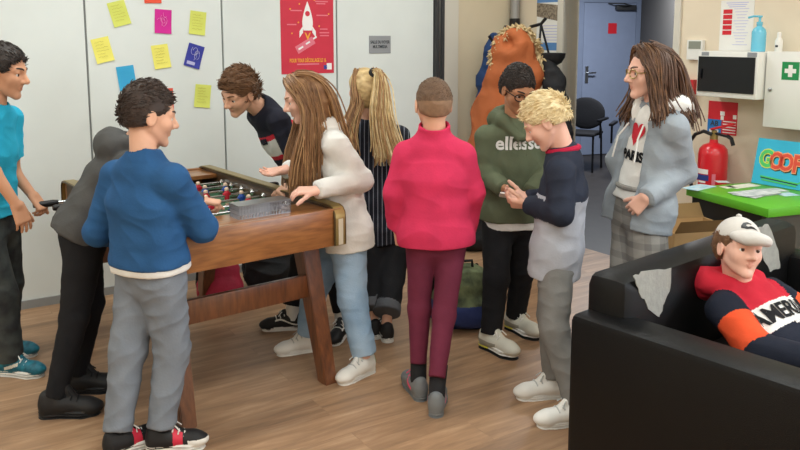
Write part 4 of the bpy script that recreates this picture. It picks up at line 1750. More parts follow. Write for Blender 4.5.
for ch, x, y, s_, c1_, c2_ in (('G', -0.142, 0.036, 0.135, 'g_green', 'g_dark'), ('O', -0.078, 0.03, 0.13, 'g_red', 'g_orange'), ('O', -0.02, 0.028, 0.13, 'g_red', 'g_orange'), ('F', 0.045, 0.026, 0.135, 'g_red', 'g_orange'), ('Y', 0.115, 0.026, 0.135, 'g_green', 'g_yellow')):
    y -= 0.022
    letter(ch, x + 0.005, y - 0.005, s_, 'g_dark', z=0.0008, bold=0.011)
    letter(ch, x, y, s_, c2_ if c2_ != 'g_dark' else 'g_yellow', z=0.0018, bold=0.010)
    letter(ch, x, y, s_, c1_, z=0.0028, bold=0.004)
mb = MB()
for (x0, y0, x1, y1, ) in ((-0.16, -0.085, 0.07, -0.098), (-0.15, -0.104, 0.06, -0.114), (0.07, -0.098, 0.13, -0.04)):
    ln = math.hypot(x1 - x0, y1 - y0)
    plate(mb, M, ln, 0.008, 0.001, (x0 + x1) / 2, (y0 + y1) / 2, 0.0015, math.atan2(y1 - y0, x1 - x0))
mb.build('green_underline', MAT['g_green'], gb, False)
mb = MB()
plate(mb, M, 0.225, 0.006, 0.001, -0.045, -0.0985, 0.001, -0.055)
mb.build('dark_underline', MAT['g_dark'], gb, False)

# cardboard boxes behind the sofa
cbp = on_floor(689, 236, 0.56)
for (w_, d_, h_, z_, rz_, lab_, fl_) in ((0.42, 0.34, 0.42, 0.0, 0.3, 'lower closed brown cardboard box standing behind the sofa', False), (0.36, 0.3, 0.2, 0.42, 0.22, 'open brown cardboard box with raised flaps behind the sofa', True)):
    cb_ = empty('cardboard_box', (cbp.x, cbp.y, z_), rz_, label=lab_, cat='box')
    mb = MB()
    if fl_:
        for q in (-1, 1):
            B3(mb, -w_ / 2, w_ / 2, q * d_ / 2 - 0.003, q * d_ / 2 + 0.003, 0, h_)
            B3(mb, q * w_ / 2 - 0.003, q * w_ / 2 + 0.003, -d_ / 2, d_ / 2, 0, h_)
        B3(mb, -w_ / 2, w_ / 2, -d_ / 2, d_ / 2, 0, 0.005)
    else:
        B3(mb, -w_ / 2, w_ / 2, -d_ / 2, d_ / 2, 0, h_)
    mb.build('carton', MAT['cardboard'], cb_, False)
    if fl_:
        for q in (-1, 1):
            mb = MB()
            mb.quad([(-w_ / 2, q * d_ / 2, h_), (w_ / 2, q * d_ / 2, h_), (w_ / 2, q * (d_ / 2 + 0.05), h_ + 0.07), (-w_ / 2, q * (d_ / 2 + 0.05), h_ + 0.07)])
            mb.quad([(-w_ / 2, q * d_ / 2 - 0.004, h_), (w_ / 2, q * d_ / 2 - 0.004, h_), (w_ / 2, q * (d_ / 2 + 0.05) - 0.004, h_ + 0.07), (-w_ / 2, q * (d_ / 2 + 0.05) - 0.004, h_ + 0.07)])
            mb.build('flap', MAT['cardboard_dark'], cb_, False)
        mb = MB()
        B3(mb, 0.03, 0.11, -d_ / 2 - 0.005, -d_ / 2 - 0.003, 0.06, 0.16)
        mb.build('black_print', MAT['black_plastic'], cb_, False)

# ------------------------------------------------------------------ table football
TE = Vector((0.788, 0.616, 0))
TL = Vector((-0.616, 0.788, 0))
TW, TLEN = 0.80, 1.45
tcorner = at(341, 207, 3.5)
TZ = tcorner.z
tb = tcorner - TE * TW / 2
TA = math.atan2(TE.y, TE.x)
ft = empty('football_table', (tb.x, tb.y, 0), TA, label='brown wooden table football game on splayed legs', cat='football table')
PH = 0.175
hw = TW / 2
mb = MB()
B3(mb, -hw, hw, 0, 0.03, TZ - PH, TZ - 0.004, 0.004)
mb.build('end_panel', MAT['table_wood'], ft)
mb = MB()
B3(mb, -hw, hw, TLEN - 0.03, TLEN, TZ - PH, TZ - 0.004, 0.004)
mb.build('end_panel', MAT['table_wood'], ft)
for q in (-1, 1):
    mb = MB()
    B3(mb, q * hw - 0.035 * (q > 0), q * hw + 0.035 * (q < 0), 0.03, TLEN - 0.03, TZ - PH, TZ - 0.004, 0.003)
    mb.build('side_panel', MAT['table_inner'], ft)
for y0, y1 in ((0.03, 0.23), (TLEN - 0.23, TLEN - 0.03)):
    B3(MB(), -hw + 0.035, hw - 0.035, y0, y1, TZ - 0.035, TZ - 0.012, 0.002).build('end_ledge', MAT['table_wood'], ft)
B3(MB(), -hw + 0.035, hw - 0.035, 0.03, TLEN - 0.03, TZ - PH, TZ - PH + 0.02).build('base_board', MAT['table_wood_dark'], ft, False)
B3(MB(), -hw + 0.035, hw - 0.035, 0.23, TLEN - 0.23, TZ - PH + 0.02, TZ - 0.125).build('playing_field', MAT['pitch_green'], ft, False)
mb = MB()
for yy in (0.32, TLEN / 2, TLEN - 0.32):
    B3(mb, -hw + 0.035, hw - 0.035, yy - 0.004, yy + 0.004, TZ - 0.125, TZ - 0.1245)
mb.build('field_line', MAT['label_white'], ft, False)
# brass-edged rails running along the top and down the rounded corners
for q in (-1, 1):
    for nm, off, wd, th_, m_ in (('brass_rail', 0.0, 0.05, 0.012, 'brass'), ('dark_rail_edge', 0.0, 0.062, 0.007, 'brass_dark')):
        mb = MB()
        path = [(-0.008, TZ - PH + 0.003), (-0.008, TZ - 0.05), (-0.004, TZ - 0.022), (0.012, TZ - 0.003), (0.04, TZ + 0.004), (TLEN / 2, TZ + 0.004), (TLEN - 0.04, TZ + 0.004), (TLEN - 0.012, TZ - 0.003), (TLEN + 0.004, TZ - 0.022), (TLEN + 0.008, TZ - 0.05), (TLEN + 0.008, TZ - PH + 0.003)]
        L_ = []
        for i, (y_, z_) in enumerate(path):
            a = path[max(0, i - 1)]
            b_ = path[min(len(path) - 1, i + 1)]
            t_ = Vector((0, b_[0] - a[0], b_[1] - a[1])).normalized()
            n_ = Vector((0, -t_.z, t_.y))
            c_ = Vector((q * (hw - 0.012), y_, z_))
            L_.append([mb.bm.verts.new(c_ + Vector((sx * wd / 2, 0, 0)) + n_ * sz * th_ / 2) for sx, sz in ((-1, -1), (1, -1), (1, 1), (-1, 1))])
        for A_, B_ in zip(L_, L_[1:]):
            for k in range(4):
                mb.bm.faces.new((A_[k], A_[(k + 1) % 4], B_[(k + 1) % 4], B_[k]))
        mb.bm.faces.new(L_[0])
        mb.bm.faces.new(L_[-1])
        mb.build(nm, MAT[m_], ft)
    mb = MB()
    B3(mb, q * (hw - 0.012) - 0.012, q * (hw - 0.012) + 0.012, -0.0165, -0.0135, TZ - PH + 0.006, TZ - 0.05)
    mb.build('pale_strip', MAT['pale_strip'], ft, False)
# legs and stretchers
for q in (-1, 1):
    for yt, yb in ((0.22, 0.045), (TLEN - 0.22, TLEN - 0.045)):
        mb = MB()
        t_, b_ = Vector((q * 0.335, yt, TZ - PH + 0.005)), Vector((q * 0.345, yb, 0.0))
        top_ = [(t_ + Vector((a * 0.045, c * 0.05, 0))) for a, c in ((-1, -1), (1, -1), (1, 1), (-1, 1))]
        bot_ = [(b_ + Vector((a * 0.032, c * 0.035, 0))) for a, c in ((-1, -1), (1, -1), (1, 1), (-1, 1))]
        vt = [mb.bm.verts.new(p_) for p_ in top_]
        vb = [mb.bm.verts.new(p_) for p_ in bot_]
        mb.bm.faces.new(vt)
        mb.bm.faces.new(vb[::-1])
        for k in range(4):
            mb.bm.faces.new((vb[k], vb[(k + 1) % 4], vt[(k + 1) % 4], vt[k]))
        bmesh.ops.bevel(mb.bm, geom=list(mb.bm.edges), offset=0.004, segments=2, affect='EDGES')
        mb.build('leg', MAT['table_wood_dark'], ft)
for yy in (0.15, TLEN - 0.15):
    B3(MB(), -0.31, 0.31, yy - 0.014, yy + 0.014, 0.395, 0.50, 0.003).build('stretcher', MAT['table_wood_dark'], ft)
# rods, figures, handles, bearings
ROD_Z = TZ - 0.048
rods = [(0.30, 'figure_red', 1, -1, 0.03), (0.415, 'figure_blue', 2, 1, -0.05), (0.53, 'figure_red', 3, -1, 0.02), (0.645, 'figure_blue', 3, 1, 0.04), (0.77, 'figure_red', 5, -1, -0.02), (0.89, 'figure_blue', 5, 1, 0.03), (1.01, 'figure_red', 2, -1, 0.04), (1.13, 'figure_blue', 1, -1, -0.03)]
fig_me = {}
for y_, col_, cnt, sd_, sh_ in rods:
    mb = MB()
    out, inn = hw + (0.13 if y_ > 1.1 else 0.07), hw + 0.03
    a_, b_ = (-out, inn) if sd_ < 0 else (-inn, out)
    mb.tube([(a_, y_, ROD_Z), (b_, y_, ROD_Z)], 0.0075, 12)
    rod = mb.build('rod', MAT['chrome'], ft)
    gap = {1: 0.1, 2: 0.24, 3: 0.19, 5: 0.115}[cnt]
    for k in range(cnt):
        if col_ not in fig_me:
            s_ = SDF(0.0022)
            s_.cone((0, 0, -0.012), (0, 0, 0.014), 0.013, 0.015, k=0.006, lab=0)
            s_.cone((-0.014, 0, 0.008), (0.014, 0, 0.008), 0.009, 0.009, k=0.005, lab=0)
            s_.ball((0, 0, 0.034), 0.0115, k=0.004, lab=1)
            s_.cone((0, 0, -0.012), (0, 0, -0.05), 0.0105, 0.0075, k=0.005, lab=1)
            s_.cone((0, -0.006, -0.055), (0, 0.012, -0.056), 0.0085, 0.008, k=0.004, lab=0)
            v_, q_, l_ = s_.run()
            fo = qmesh('player_figure', v_, q_, [MAT[col_], MAT['figure_skin']], rod, l_[q_[:, 0]])
            fig_me[col_] = fo
        else:
            fo = fig_me[col_].copy()
            COL.objects.link(fo)
            fo.parent = rod
        fo.location = ((k - (cnt - 1) / 2) * gap + sh_, y_, ROD_Z)
    mb = MB()
    h0 = sd_ * (hw + (0.12 if y_ > 1.1 else 0.06))
    mb.tube([(h0, y_, ROD_Z), (h0 + sd_ * 0.02, y_, ROD_Z), (h0 + sd_ * 0.1, y_, ROD_Z), (h0 + sd_ * 0.115, y_, ROD_Z)], [0.013, 0.017, 0.016, 0.012], 12)
    mb.build('handle', MAT['black_plastic'], rod)
    for q in (-1, 1):
        mb = MB()
        mb.lathe([(0.009, 0), (0.018, 0.002), (0.018, 0.014), (0.012, 0.022), (0.009, 0.022)], (0, 0, 0), 16, frame((0, 1, 0), (0, 0, -q) if False else (0, 0, 1), (-q, 0, 0) if q > 0 else (1, 0, 0), (q * (hw - 0.035), y_, ROD_Z)))
        mb.build('bearing', MAT['chrome'], rod)
# perforated metal box over the goal
mb = MB()
GX, GY0, GY1 = 0.125, 0.1, 0.185
z0_ = TZ - 0.012
GC = 0.07
MBX = [(-GX, GY0), (GX, GY0), (GX, GY1), (-GX, GY1)]
nx, nz = 18, 3
for k in range(nx + 1):
    x_ = GC - GX + 2 * GX * k / nx
    mb.box((x_, GY0, z0_ + 0.028), (0.0032, 0.0032, 0.056))
for k in range(nz + 1):
    mb.box((GC, GY0, z0_ + 0.056 * k / nz), (2 * GX, 0.0028, 0.0028))
for q in (-1, 1):
    for k in range(8):
        mb.box((GC + q * GX, GY0 + (GY1 - GY0) * k / 7, z0_ + 0.028), (0.0032, 0.0032, 0.056))
    for k in range(nz + 1):
        mb.box((GC + q * GX, (GY0 + GY1) / 2, z0_ + 0.056 * k / nz), (0.0028, GY1 - GY0, 0.0028))
mesh_box = mb.build('goal_cage', MAT['steel'], ft, False)
mb = MB()
B3(mb, GC - GX - 0.004, GC + GX + 0.004, GY0 - 0.004, GY1 + 0.004, z0_ + 0.056, z0_ + 0.060)
B3(mb, GC - GX, GC + GX, GY1 - 0.003, GY1, z0_, z0_ + 0.056)
mb.build('cage_lid', MAT['steel'], mesh_box, False)

# ------------------------------------------------------------------ sofa
SX = Vector((0.762, 0.647, 0))
SY = Vector((-0.647, 0.762, 0))
SO = Vector((0.60, 2.70, 0))
SA = math.atan2(SX.y, SX.x)
sf = empty('sofa', SO, SA, label='black leather sofa with torn grey patches on its back', cat='sofa')
SL = 1.52


def S_at(px, py, y_):
    """point on the sofa-local plane y = y_"""
    w = ray_plane(px, py, SO + SY * y_, SY)
    r_ = w - SO
    return r_.dot(SX), r_.z


ARM_H, BACK_H = 0.625, 0.765
for x0, x1, nm in ((0.0, 0.17, 'armrest'), (SL - 0.17, SL, 'armrest')):
    mb = MB()
    B3(mb, x0, x1, -0.84, -0.0, 0.04, ARM_H, 0.028)
    ar = mb.build(nm, MAT['leather'], sf)
mb = MB()
B3(mb, 0.085, SL - 0.06, -0.175, 0.004, 0.06, BACK_H, 0.05)
bk = mb.build('backrest', MAT['leather'], sf)
B3(MB(), 0.175, SL - 0.175, -0.82, -0.18, 0.27, 0.41, 0.03).build('seat_cushion', MAT['leather'], sf)
B3(MB(), 0.16, SL - 0.16, -0.80, -0.16, 0.05, 0.28, 0.01).build('seat_base', MAT['leather'], sf)
for x_ in (0.08, SL - 0.08):
    for y_ in (-0.76, -0.08):
        mb = MB()
        mb.lathe([(0.02, 0), (0.025, 0.05)], (x_, y_, 0), 12)
        mb.build('leg', MAT['black_plastic'], sf)


def torn(poly, name='torn_patch'):
    pts_ = [S_at(a, b, -0.1765) for a, b in poly]
    rr_ = random.Random(3)
    out_ = []
    for (a, b), (c, d) in zip(pts_, pts_[1:] + pts_[:1]):
        for t in (0, 0.25, 0.5, 0.75):
            j = 0.0 if t == 0 else 0.006
            out_.append((a + (c - a) * t + rr_.uniform(-j, j), b + (d - b) * t + rr_.uniform(-j, j)))
    mb_ = MB()
    mb_.prism(out_, 0.003, Matrix.Translation((0, -0.1765, 0)))
    mb_.build(name, MAT['torn'], bk, False)


torn([(633, 276), (645, 271), (671, 268), (670, 288), (664, 303), (659, 317), (648, 309), (639, 293)])
torn([(757, 228), (768, 224), (778, 250), (780, 268), (770, 272), (762, 255)])
mb = MB()
mb.box((0.1, -0.842, ARM_H - 0.05), (0.03, 0.004, 0.018))
mb.build('scuff', MAT['torn'], ar, False)

# ------------------------------------------------------------------ coats in the corner
cs = on_floor(514, 243, 0)
cs = Vector((0.80, 6.05, 0))
st_ = empty('coat_stand', cs, label='black coat stand with hooks in the corner of the room', cat='coat stand')
MB().lathe([(0.018, 0.02), (0.018, 1.66), (0.012, 1.68)], (0, 0, 0), 12).build('pole', MAT['black_plastic'], st_)
for k in range(4):
    a = k * math.pi / 2 + 0.35
    mb = MB()
    d_ = Vector((math.cos(a), math.sin(a), 0))
    mb.tube([d_ * 0.015 + Vector((0, 0, 1.56)), d_ * 0.1 + Vector((0, 0, 1.55)), d_ * 0.14 + Vector((0, 0, 1.6))], 0.011, 8)
    mb.build('hook', MAT['black_plastic'], st_)
    mb = MB()
    mb.tube([d_ * 0.01 + Vector((0, 0, 0.1)), d_ * 0.15 + Vector((0, 0, 0.05)), d_ * 0.24 + Vector((0, 0, 0.012))], 0.012, 8)
    mb.build('foot', MAT['black_plastic'], st_)


def coat(name, label, cat, pts, m, seed, amp=0.012, matfn=None, mats=None):
    """pts: (px, py, depth, half width, half depth)"""
    s_ = SDF(0.009)
    stn = [(at(a, b, d_), w_, t_) for a, b, d_, w_, t_ in pts]
    s_.loft(stn, (1, -0.1, 0), k=0.05)
    return s_


ORD = 5.72
s_ = coat(0, 0, 0, [(508, 60, ORD, 0.09, 0.07), (508, 85, ORD, 0.155, 0.085), (509, 110, ORD, 0.24, 0.10), (508, 150, ORD, 0.27, 0.11), (508, 195, ORD, 0.285, 0.115)], 0, 0)
s_.ell(at(513, 54, ORD), (0.16, 0.11, 0.19), k=0.05)
s_.cone(at(500, 75, ORD), at(530, 75, ORD), 0.1, 0.1, k=0.05)
s_.ell(at(509, 42, ORD - 0.1), (0.05, 0.06, 0.05), k=0.05, op=1)
s_.cone(at(492, 100, ORD), at(472, 170, ORD - 0.04), 0.085, 0.07, k=0.05)
s_.cone(at(526, 100, ORD), at(545, 160, ORD - 0.04), 0.085, 0.07, k=0.05)
po, pv, pq = sdf_part('parka', s_, MAT['parka_orange'], None, at(508, 90, ORD), amp=0.018, seed=11, freq=26)
po.location = at(508, 90, ORD)
tag(po, 'orange hooded parka with a fur trim hanging on the coat stand', 'coat')
rim = [at(a, b, ORD - 0.02) for a, b in ((494, 72), (493, 58), (497, 43), (506, 32), (518, 28), (530, 33), (538, 46), (542, 62), (541, 78))]
mb = MB()
rr = random.Random(5)
for i in range(420):
    t = rr.random() * (len(rim) - 1.001)
    k = int(t)
    c_ = rim[k].lerp(rim[k + 1], t - k) - at(508, 90, ORD)
    d_ = Vector((rr.gauss(0, 1), rr.gauss(0, 1), rr.gauss(0, 1))).normalized()
    mb.tube([c_, c_ + d_ * 0.03, c_ + d_ * 0.055 - Vector((0, 0, 0.01))], [0.012, 0.009, 0.001], 5)
mb.build('fur_trim', MAT['fur'], po)
mb = MB()
mb.tube([at(506, 34, ORD) - at(508, 90, ORD), at(507, 26, ORD + 0.12) - at(508, 90, ORD), at(509, 30, ORD + 0.3) - at(508, 90, ORD)], 0.005, 6)
mb.build('hanging_loop', MAT['parka_orange'], po)
s_ = coat(0, 0, 0, [(494, 36, 6.2, 0.03, 0.04), (494, 50, 6.2, 0.06, 0.05), (491, 80, 6.2, 0.1, 0.06), (490, 130, 6.2, 0.13, 0.07)], 0, 0)
bo, _, _ = sdf_part('blue_coat', s_, MAT['coat_blue'], None, at(494, 80, 6.2), amp=0.012, seed=12, freq=30)
bo.location = at(494, 80, 6.2)
tag(bo, 'dark blue coat hanging behind the orange parka', 'coat')
s_ = coat(0, 0, 0, [(548, 62, 5.72, 0.04, 0.05), (553, 80, 5.7, 0.07, 0.06), (557, 110, 5.65, 0.09, 0.07), (560, 150, 5.6, 0.10, 0.07), (561, 190, 5.6, 0.10, 0.07)], 0, 0)
ko, _, _ = sdf_part('black_coat', s_, MAT['coat_black'], None, at(556, 100, 5.65), amp=0.012, seed=13, freq=30)
ko.location = at(556, 100, 5.65)
tag(ko, 'black coat hanging to the right of the orange parka', 'coat')
# black bowl-shaped hat on a strap
hb_ = at(551, 56, 5.75)
ht = empty('black_hat', hb_, label='black bowl-shaped hat hanging by its straps beside the orange parka', cat='hat')
mb = MB().lathe([(0.03, -0.075), (0.075, -0.05), (0.1, -0.01), (0.105, 0.02), (0.1, 0.022), (0.09, -0.005), (0.03, -0.06)], (0, 0, 0), 20)
mb.build('crown', MAT['black_soft'], ht)
mb = MB()
hk = at(541, 24, 5.85) - hb_
mb.tube([hk, (-0.09, 0, 0.015)], 0.008, 6)
mb.build('strap', MAT['black_soft'], ht)
mb = MB()
mb.tube([hk, (0.0, 0.09, 0.015)], 0.008, 6)
mb.build('strap', MAT['black_soft'], ht)
mb = MB()
mb.tube([at(530, 27, 5.9) - hb_, hk, at(546, 18, 5.83) - hb_], 0.012, 6)
mb.build('hook_bar', MAT['black_plastic'], ht)


# ------------------------------------------------------------------ bags on the floor
def bag(name, label, base, w, d, h, mats, matfn=None, rz=0.0, lean=0.0, seed=1, strap_m='bag_black', handle=True):
    s_ = SDF(0.007)
    R_ = Matrix.Rotation(rz, 3, 'Z')
    bv = Vector(base)

    def T(x_, y_, z_):
        return bv + R_ @ Vector((x_, y_ + lean * z_, z_))
    Rn = np.array(R_)
    s_.ell(T(0, 0, h * 0.42), (w * 0.5, d * 0.5, h * 0.46), R=Rn, k=0.06)
    s_.ell(T(0, 0, h * 0.2), (w * 0.52, d * 0.55, h * 0.26), R=Rn, k=0.06)
    s_.ell(T(0, 0, h * 0.75), (w * 0.4, d * 0.36, h * 0.25), R=Rn, k=0.06)
    s_.ell(T(0, -d * 0.42, h * 0.3), (w * 0.38, d * 0.22, h * 0.24), R=Rn, k=0.03)
    s_.plane((bv.x, bv.y, 0.002), (0, 0, -1))
    o_, v_, q_ = sdf_part(name, s_, mats, None, bv, amp=0.01, seed=seed, freq=30, matfn=matfn)
    o_.location = bv
    tag(o_, label, 'bag')
    if handle:
        mb_ = MB()
        mb_.tube([T(-0.04, 0, h * 0.95) - bv, T(-0.035, 0, h * 1.08) - bv, T(0.035, 0, h * 1.08) - bv, T(0.04, 0, h * 0.95) - bv], 0.009, 6)
        mb_.build('carry_handle', MAT[strap_m], o_)
    for q in (-1, 1):
        mb_ = MB()
        mb_.tube([T(q * w * 0.25, d * 0.3, h * 0.92) - bv, T(q * w * 0.36, d * 0.62, h * 0.7) - bv, T(q * w * 0.42, d * 0.6, h * 0.3) - bv, T(q * w * 0.42, d * 0.4, h * 0.1) - bv], 0.012, 6)
        mb_.build('shoulder_strap', MAT[strap_m], o_)
    return o_


bp_ = on_floor(465, 330)
bag('backpack', 'camouflage and navy backpack on the floor behind the boy in pink', (bp_.x, bp_.y + 0.12, 0), 0.36, 0.28, 0.34, [MAT['camo'], MAT['bag_navy']], lambda c, l: (c[:, 2] < 0.15).astype(int), 0.2, -0.1, 3)
bp_ = on_floor(477, 240)
bag('black_bag', 'black bag standing on the floor below the coats', (bp_.x, bp_.y - 0.25, 0), 0.34, 0.22, 0.32, MAT['bag_black'], None, 0.4, 0.0, 4)
bag('red_bag', 'crimson red bag on the floor seen under the football table', B(2.76, 0.5), 0.25, 0.22, 0.3, MAT['bag_red'], None, 0.5, 0.05, 5)
bag('black_backpack', 'black backpack on the floor under the football table next to the red bag', B(2.38, 0.42), 0.34, 0.26, 0.34, MAT['bag_black'], None, 0.5, 0.05, 6)
bag('dark_sports_bag', 'black sports bag against the partition right of the black backpack', B(1.98, 0.36), 0.38, 0.24, 0.3, MAT['bag_black'], None, 0.55, 0.05, 7)

# ------------------------------------------------------------------ waiting chairs in the corridor
def waiting_chair(loc, rz, label):
    w_ = empty('waiting_chair', loc, rz, label=label, cat='chair', group='black waiting chairs in the corridor')
    mb_ = MB()
    B3(mb_, -0.22, 0.22, -0.21, 0.21, 0.42, 0.46, 0.015)
    mb_.build('seat', MAT['black_soft'], w_)
    sd_ = SDF(0.01)
    sd_.ell((0, 0.215, 0.66), (0.235, 0.03, 0.2), k=0.02)
    sdf_part('backrest', sd_, MAT['black_soft'], w_)
    for q in (-1, 1):
        mb_ = MB()
        mb_.tube([(q * 0.2, 0.2, 0.44), (q * 0.16, 0.23, 0.6)], 0.012, 8)
        mb_.build('back_bracket', MAT['black_plastic'], w_)
        mb_ = MB()
        B3(mb_, q * 0.26 - 0.025, q * 0.26 + 0.025, -0.18, 0.2, 0.6, 0.63, 0.008)
        mb_.tube([(q * 0.26, -0.1, 0.61), (q * 0.26, -0.1, 0.4)], 0.012, 8)
        mb_.build('armrest', MAT['black_plastic'], w_)
        for y_ in (-0.18, 0.18):
            mb_ = MB()
            mb_.tube([(q * 0.2, y_, 0.43), (q * 0.21, y_ * 1.15, 0.0)], 0.013, 8)
            mb_.build('leg', MAT['black_plastic'], w_)


wp = on_floor(584, 166)
waiting_chair((wp.x - 0.1, wp.y - 0.2, 0), -0.5, 'black waiting chair with rounded back next to the doorway, nearer one')
waiting_chair((wp.x + 0.38, wp.y - 0.85, 0), -0.4, 'black waiting chair in the corridor in front of the blue door')

# ------------------------------------------------------------------ people
SW = ['s_white', 's_white', 's_green']


def M_(*n):
    return [MAT[q] for q in n]


def heel_tab(c, l):
    return np.where((c[:, 1] < -0.095) & (c[:, 2] > 0.055) & (l == 0), 2, l)


def skate_stripe(c, l):
    side = (np.abs(c[:, 0]) > 0.02) & (l == 0)
    z = 0.052 + 0.016 * np.sin((c[:, 1] + 0.03) * 32)
    return np.where(side & (np.abs(c[:, 2] - z) < 0.0045) & (c[:, 1] > -0.09) & (c[:, 1] < 0.05), 2, l)


def air_panels(c, l):
    o = np.where((l == 1) & (c[:, 1] < -0.03), 2, l)
    o = np.where((l == 0) & (c[:, 1] < 0.02) & (c[:, 2] < 0.055), 3, o)
    return np.where((l == 1) & (c[:, 2] < 0.008), 4, o)


def logo_mark(c, l):
    side = (np.abs(c[:, 0]) > 0.022) & (l == 0)
    return np.where(side & (np.abs(c[:, 2] - 0.058 - (c[:, 1] + 0.02) * 0.35) < 0.008) & (np.abs(c[:, 1] + 0.02) < 0.035), 2, l)


def red_heel(c, l):
    o = np.where((l == 0) & (c[:, 1] > 0.0) & (c[:, 1] < 0.04) & (np.abs(c[:, 0]) > 0.018), 2, l)
    return np.where((l == 0) & (c[:, 1] > 0.06) & (c[:, 2] < 0.05), 3, o)


# --- boy in turquoise at the left edge
P = make_person('person in a turquoise T-shirt at the left edge holding a table football handle', 3.66,
                (-10, 216, 0), (-6, 106, 0), (4, 72, 0, 88, 8, 0), 95, 95,
                {'L': dict(el=(14, 172, 0.14), wr=(33, 196, 0.12), curl=(45, 50, 30), pn=(0, 0, -1)),
                 'R': dict(el=(-6, 172, -0.16), wr=(17, 206, -0.14), dir=(0.35, 0, -1), curl=(15, 20, 15), pn=(-0.6, 0.4, 0))},
                [(14, 355, 95), (20, 375, 98)], 'skin_mid', None, None, hh=0.24)
make_top(P, 't_shirt', MAT['c_turq'], 1.0, hem=-0.02, sleeve=0.72, collar=(0.062, 0.008, -0.01, 0.012, 0), seed=21)
make_legs(P, 'trousers', MAT['c_camo'], r=(0.088, 0.068, 0.058), seed=22, down=-0.01)
hair_short(P.h, MAT['hair_black'], P.root, P.base, top=0.07, side=0.05, front=-0.06, n=500, L=0.035, comb=(0, 0.9, -0.4), seed=23, lift=0.12, nape=-0.2)
brow(P.h, P.root, P.base, MAT['hair_black'])
shoes(P, 'run', 'teal', M_('s_teal', 's_white', 's_bone'), logo_mark, MAT['s_white'])

# --- leaning over the table, grey hoodie
P = make_person('person in a dark grey hoodie and black leggings bent over the football table', 3.38,
                (82, 226, 0), (131, 148, 0.12), (150, 128, 0.2, 62, 35, 0), 65, 62,
                {'L': dict(el=(100, 200, 0.3), wr=(128, 205, 0.32), curl=(55, 60, 40), pn=(0, 0, -1)),
                 'R': dict(el=(166, 196, 0.0), wr=(201, 201, 0.06), dir=(1, 0.1, -0.12), curl=(60, 65, 40), pn=(0, 0, -1), th=(0, 1, 0))},
                [(88, 391, 80), (68, 415, 82)], 'skin_fair', None, None, chest=(110, 178, 0.06), knee_bend=(0.05, 0.02))
make_top(P, 'hoodie', MAT['c_greyhood'], 1.08, hem=0.05, hood=1.15, seed=31, amp=0.0042)
make_legs(P, 'leggings', MAT['c_black'], r=(0.085, 0.058, 0.045), seed=32, down=0.0, amp=0.003, seatw=1.05)
hair_short(P.h, MAT['hair_dark'], P.root, P.base, top=0.06, side=0.04, n=300, L=0.03, comb=(0, 0.8, -0.3), seed=33, lift=0.2)
brow(P.h, P.root, P.base, MAT['hair_dark'])
shoes(P, 'boot', 'black', M_('s_black', 's_black'), None, MAT['c_black'], s=1.05)

# --- boy in the blue sweater
P = make_person('person in a blue sweater and grey joggers seen from behind at the football table', 3.02,
                (150, 262, 0), (144, 160, 0), (150, 116, 0.05, 62, 8, 0), 35, 30,
                {'L': dict(el=(98, 232, 0.08), wr=(112, 236, 0.3), curl=(55, 60, 40), pn=(0, 0, -1), shift=(0, 0, -0.01)),
                 'R': dict(el=(203, 228, 0.02), wr=(196, 226, 0.24), curl=(55, 60, 40), pn=(0, 0, -1))},
                [(130, 449, 45), (174, 449, 80)], 'skin_fair', None, None, sw=0.152, hh=0.232, knee_bend=(0.0, 0.05))
make_hem(P, 'undershirt', MAT['c_white'], 0.018, 1.12, 41)
make_top(P, 'sweater', MAT['c_blue'], 1.15, hem=-0.01, collar=(0.064, 0.01, -0.012, 0.016, 0), seed=42, amp=0.0042, rad=(0.054, 0.047, 0.04))
make_legs(P, 'joggers', M_('c_joggers', 'c_joggers'), r=(0.088, 0.068, 0.05), seed=43, down=0.01, cuff=0.05, amp=0.006, bulk=1.02, seatw=1.06)
hair_short(P.h, MAT['hair_dark'], P.root, P.base, top=0.11, side=0.005, front=-0.02, n=460, L=0.034, comb=(0.1, 0.9, 0.2), seed=44, lift=0.22, nape=-0.2)
brow(P.h, P.root, P.base, MAT['hair_dark'])
socks(P, MAT['c_black'])
shoes(P, 'run', 'blackred', M_('s_black', 's_white', 's_red', 's_white'), red_heel, MAT['s_white'])

# --- smiling boy leaning over from the far side
P = make_person('smiling person with short brown hair leaning over the far side of the table', 4.25,
                (326, 200, 0), (261, 108, -0.1), (239, 93, -0.22, -140, 24, -10), -120, -122,
                {'L': dict(el=(296, 160, -0.22), wr=(292, 184, -0.36), curl=(30, 35, 25), pn=(0.3, 0.6, -0.4), dir=(-0.5, -0.4, -0.4)),
                 'R': dict(el=(286, 152, 0.1), wr=(291, 178, 0.0), curl=(30, 35, 25))},
                [(340, 338, -165), (284, 329, -98)], 'skin_fair', None, None, chest=(282, 138, -0.06), smile=1.0, knee_bend=(0.02, 0.02))


def bands(c, l):
    t = (c - P.neck) @ nrm(P.pel - P.neck)
    o = np.where((t > 0.13) & (t < 0.27), 1, 0)
    o = np.where((t > 0.155) & (t < 0.245), 2, o)
    return np.where(l == 1, 0, o)


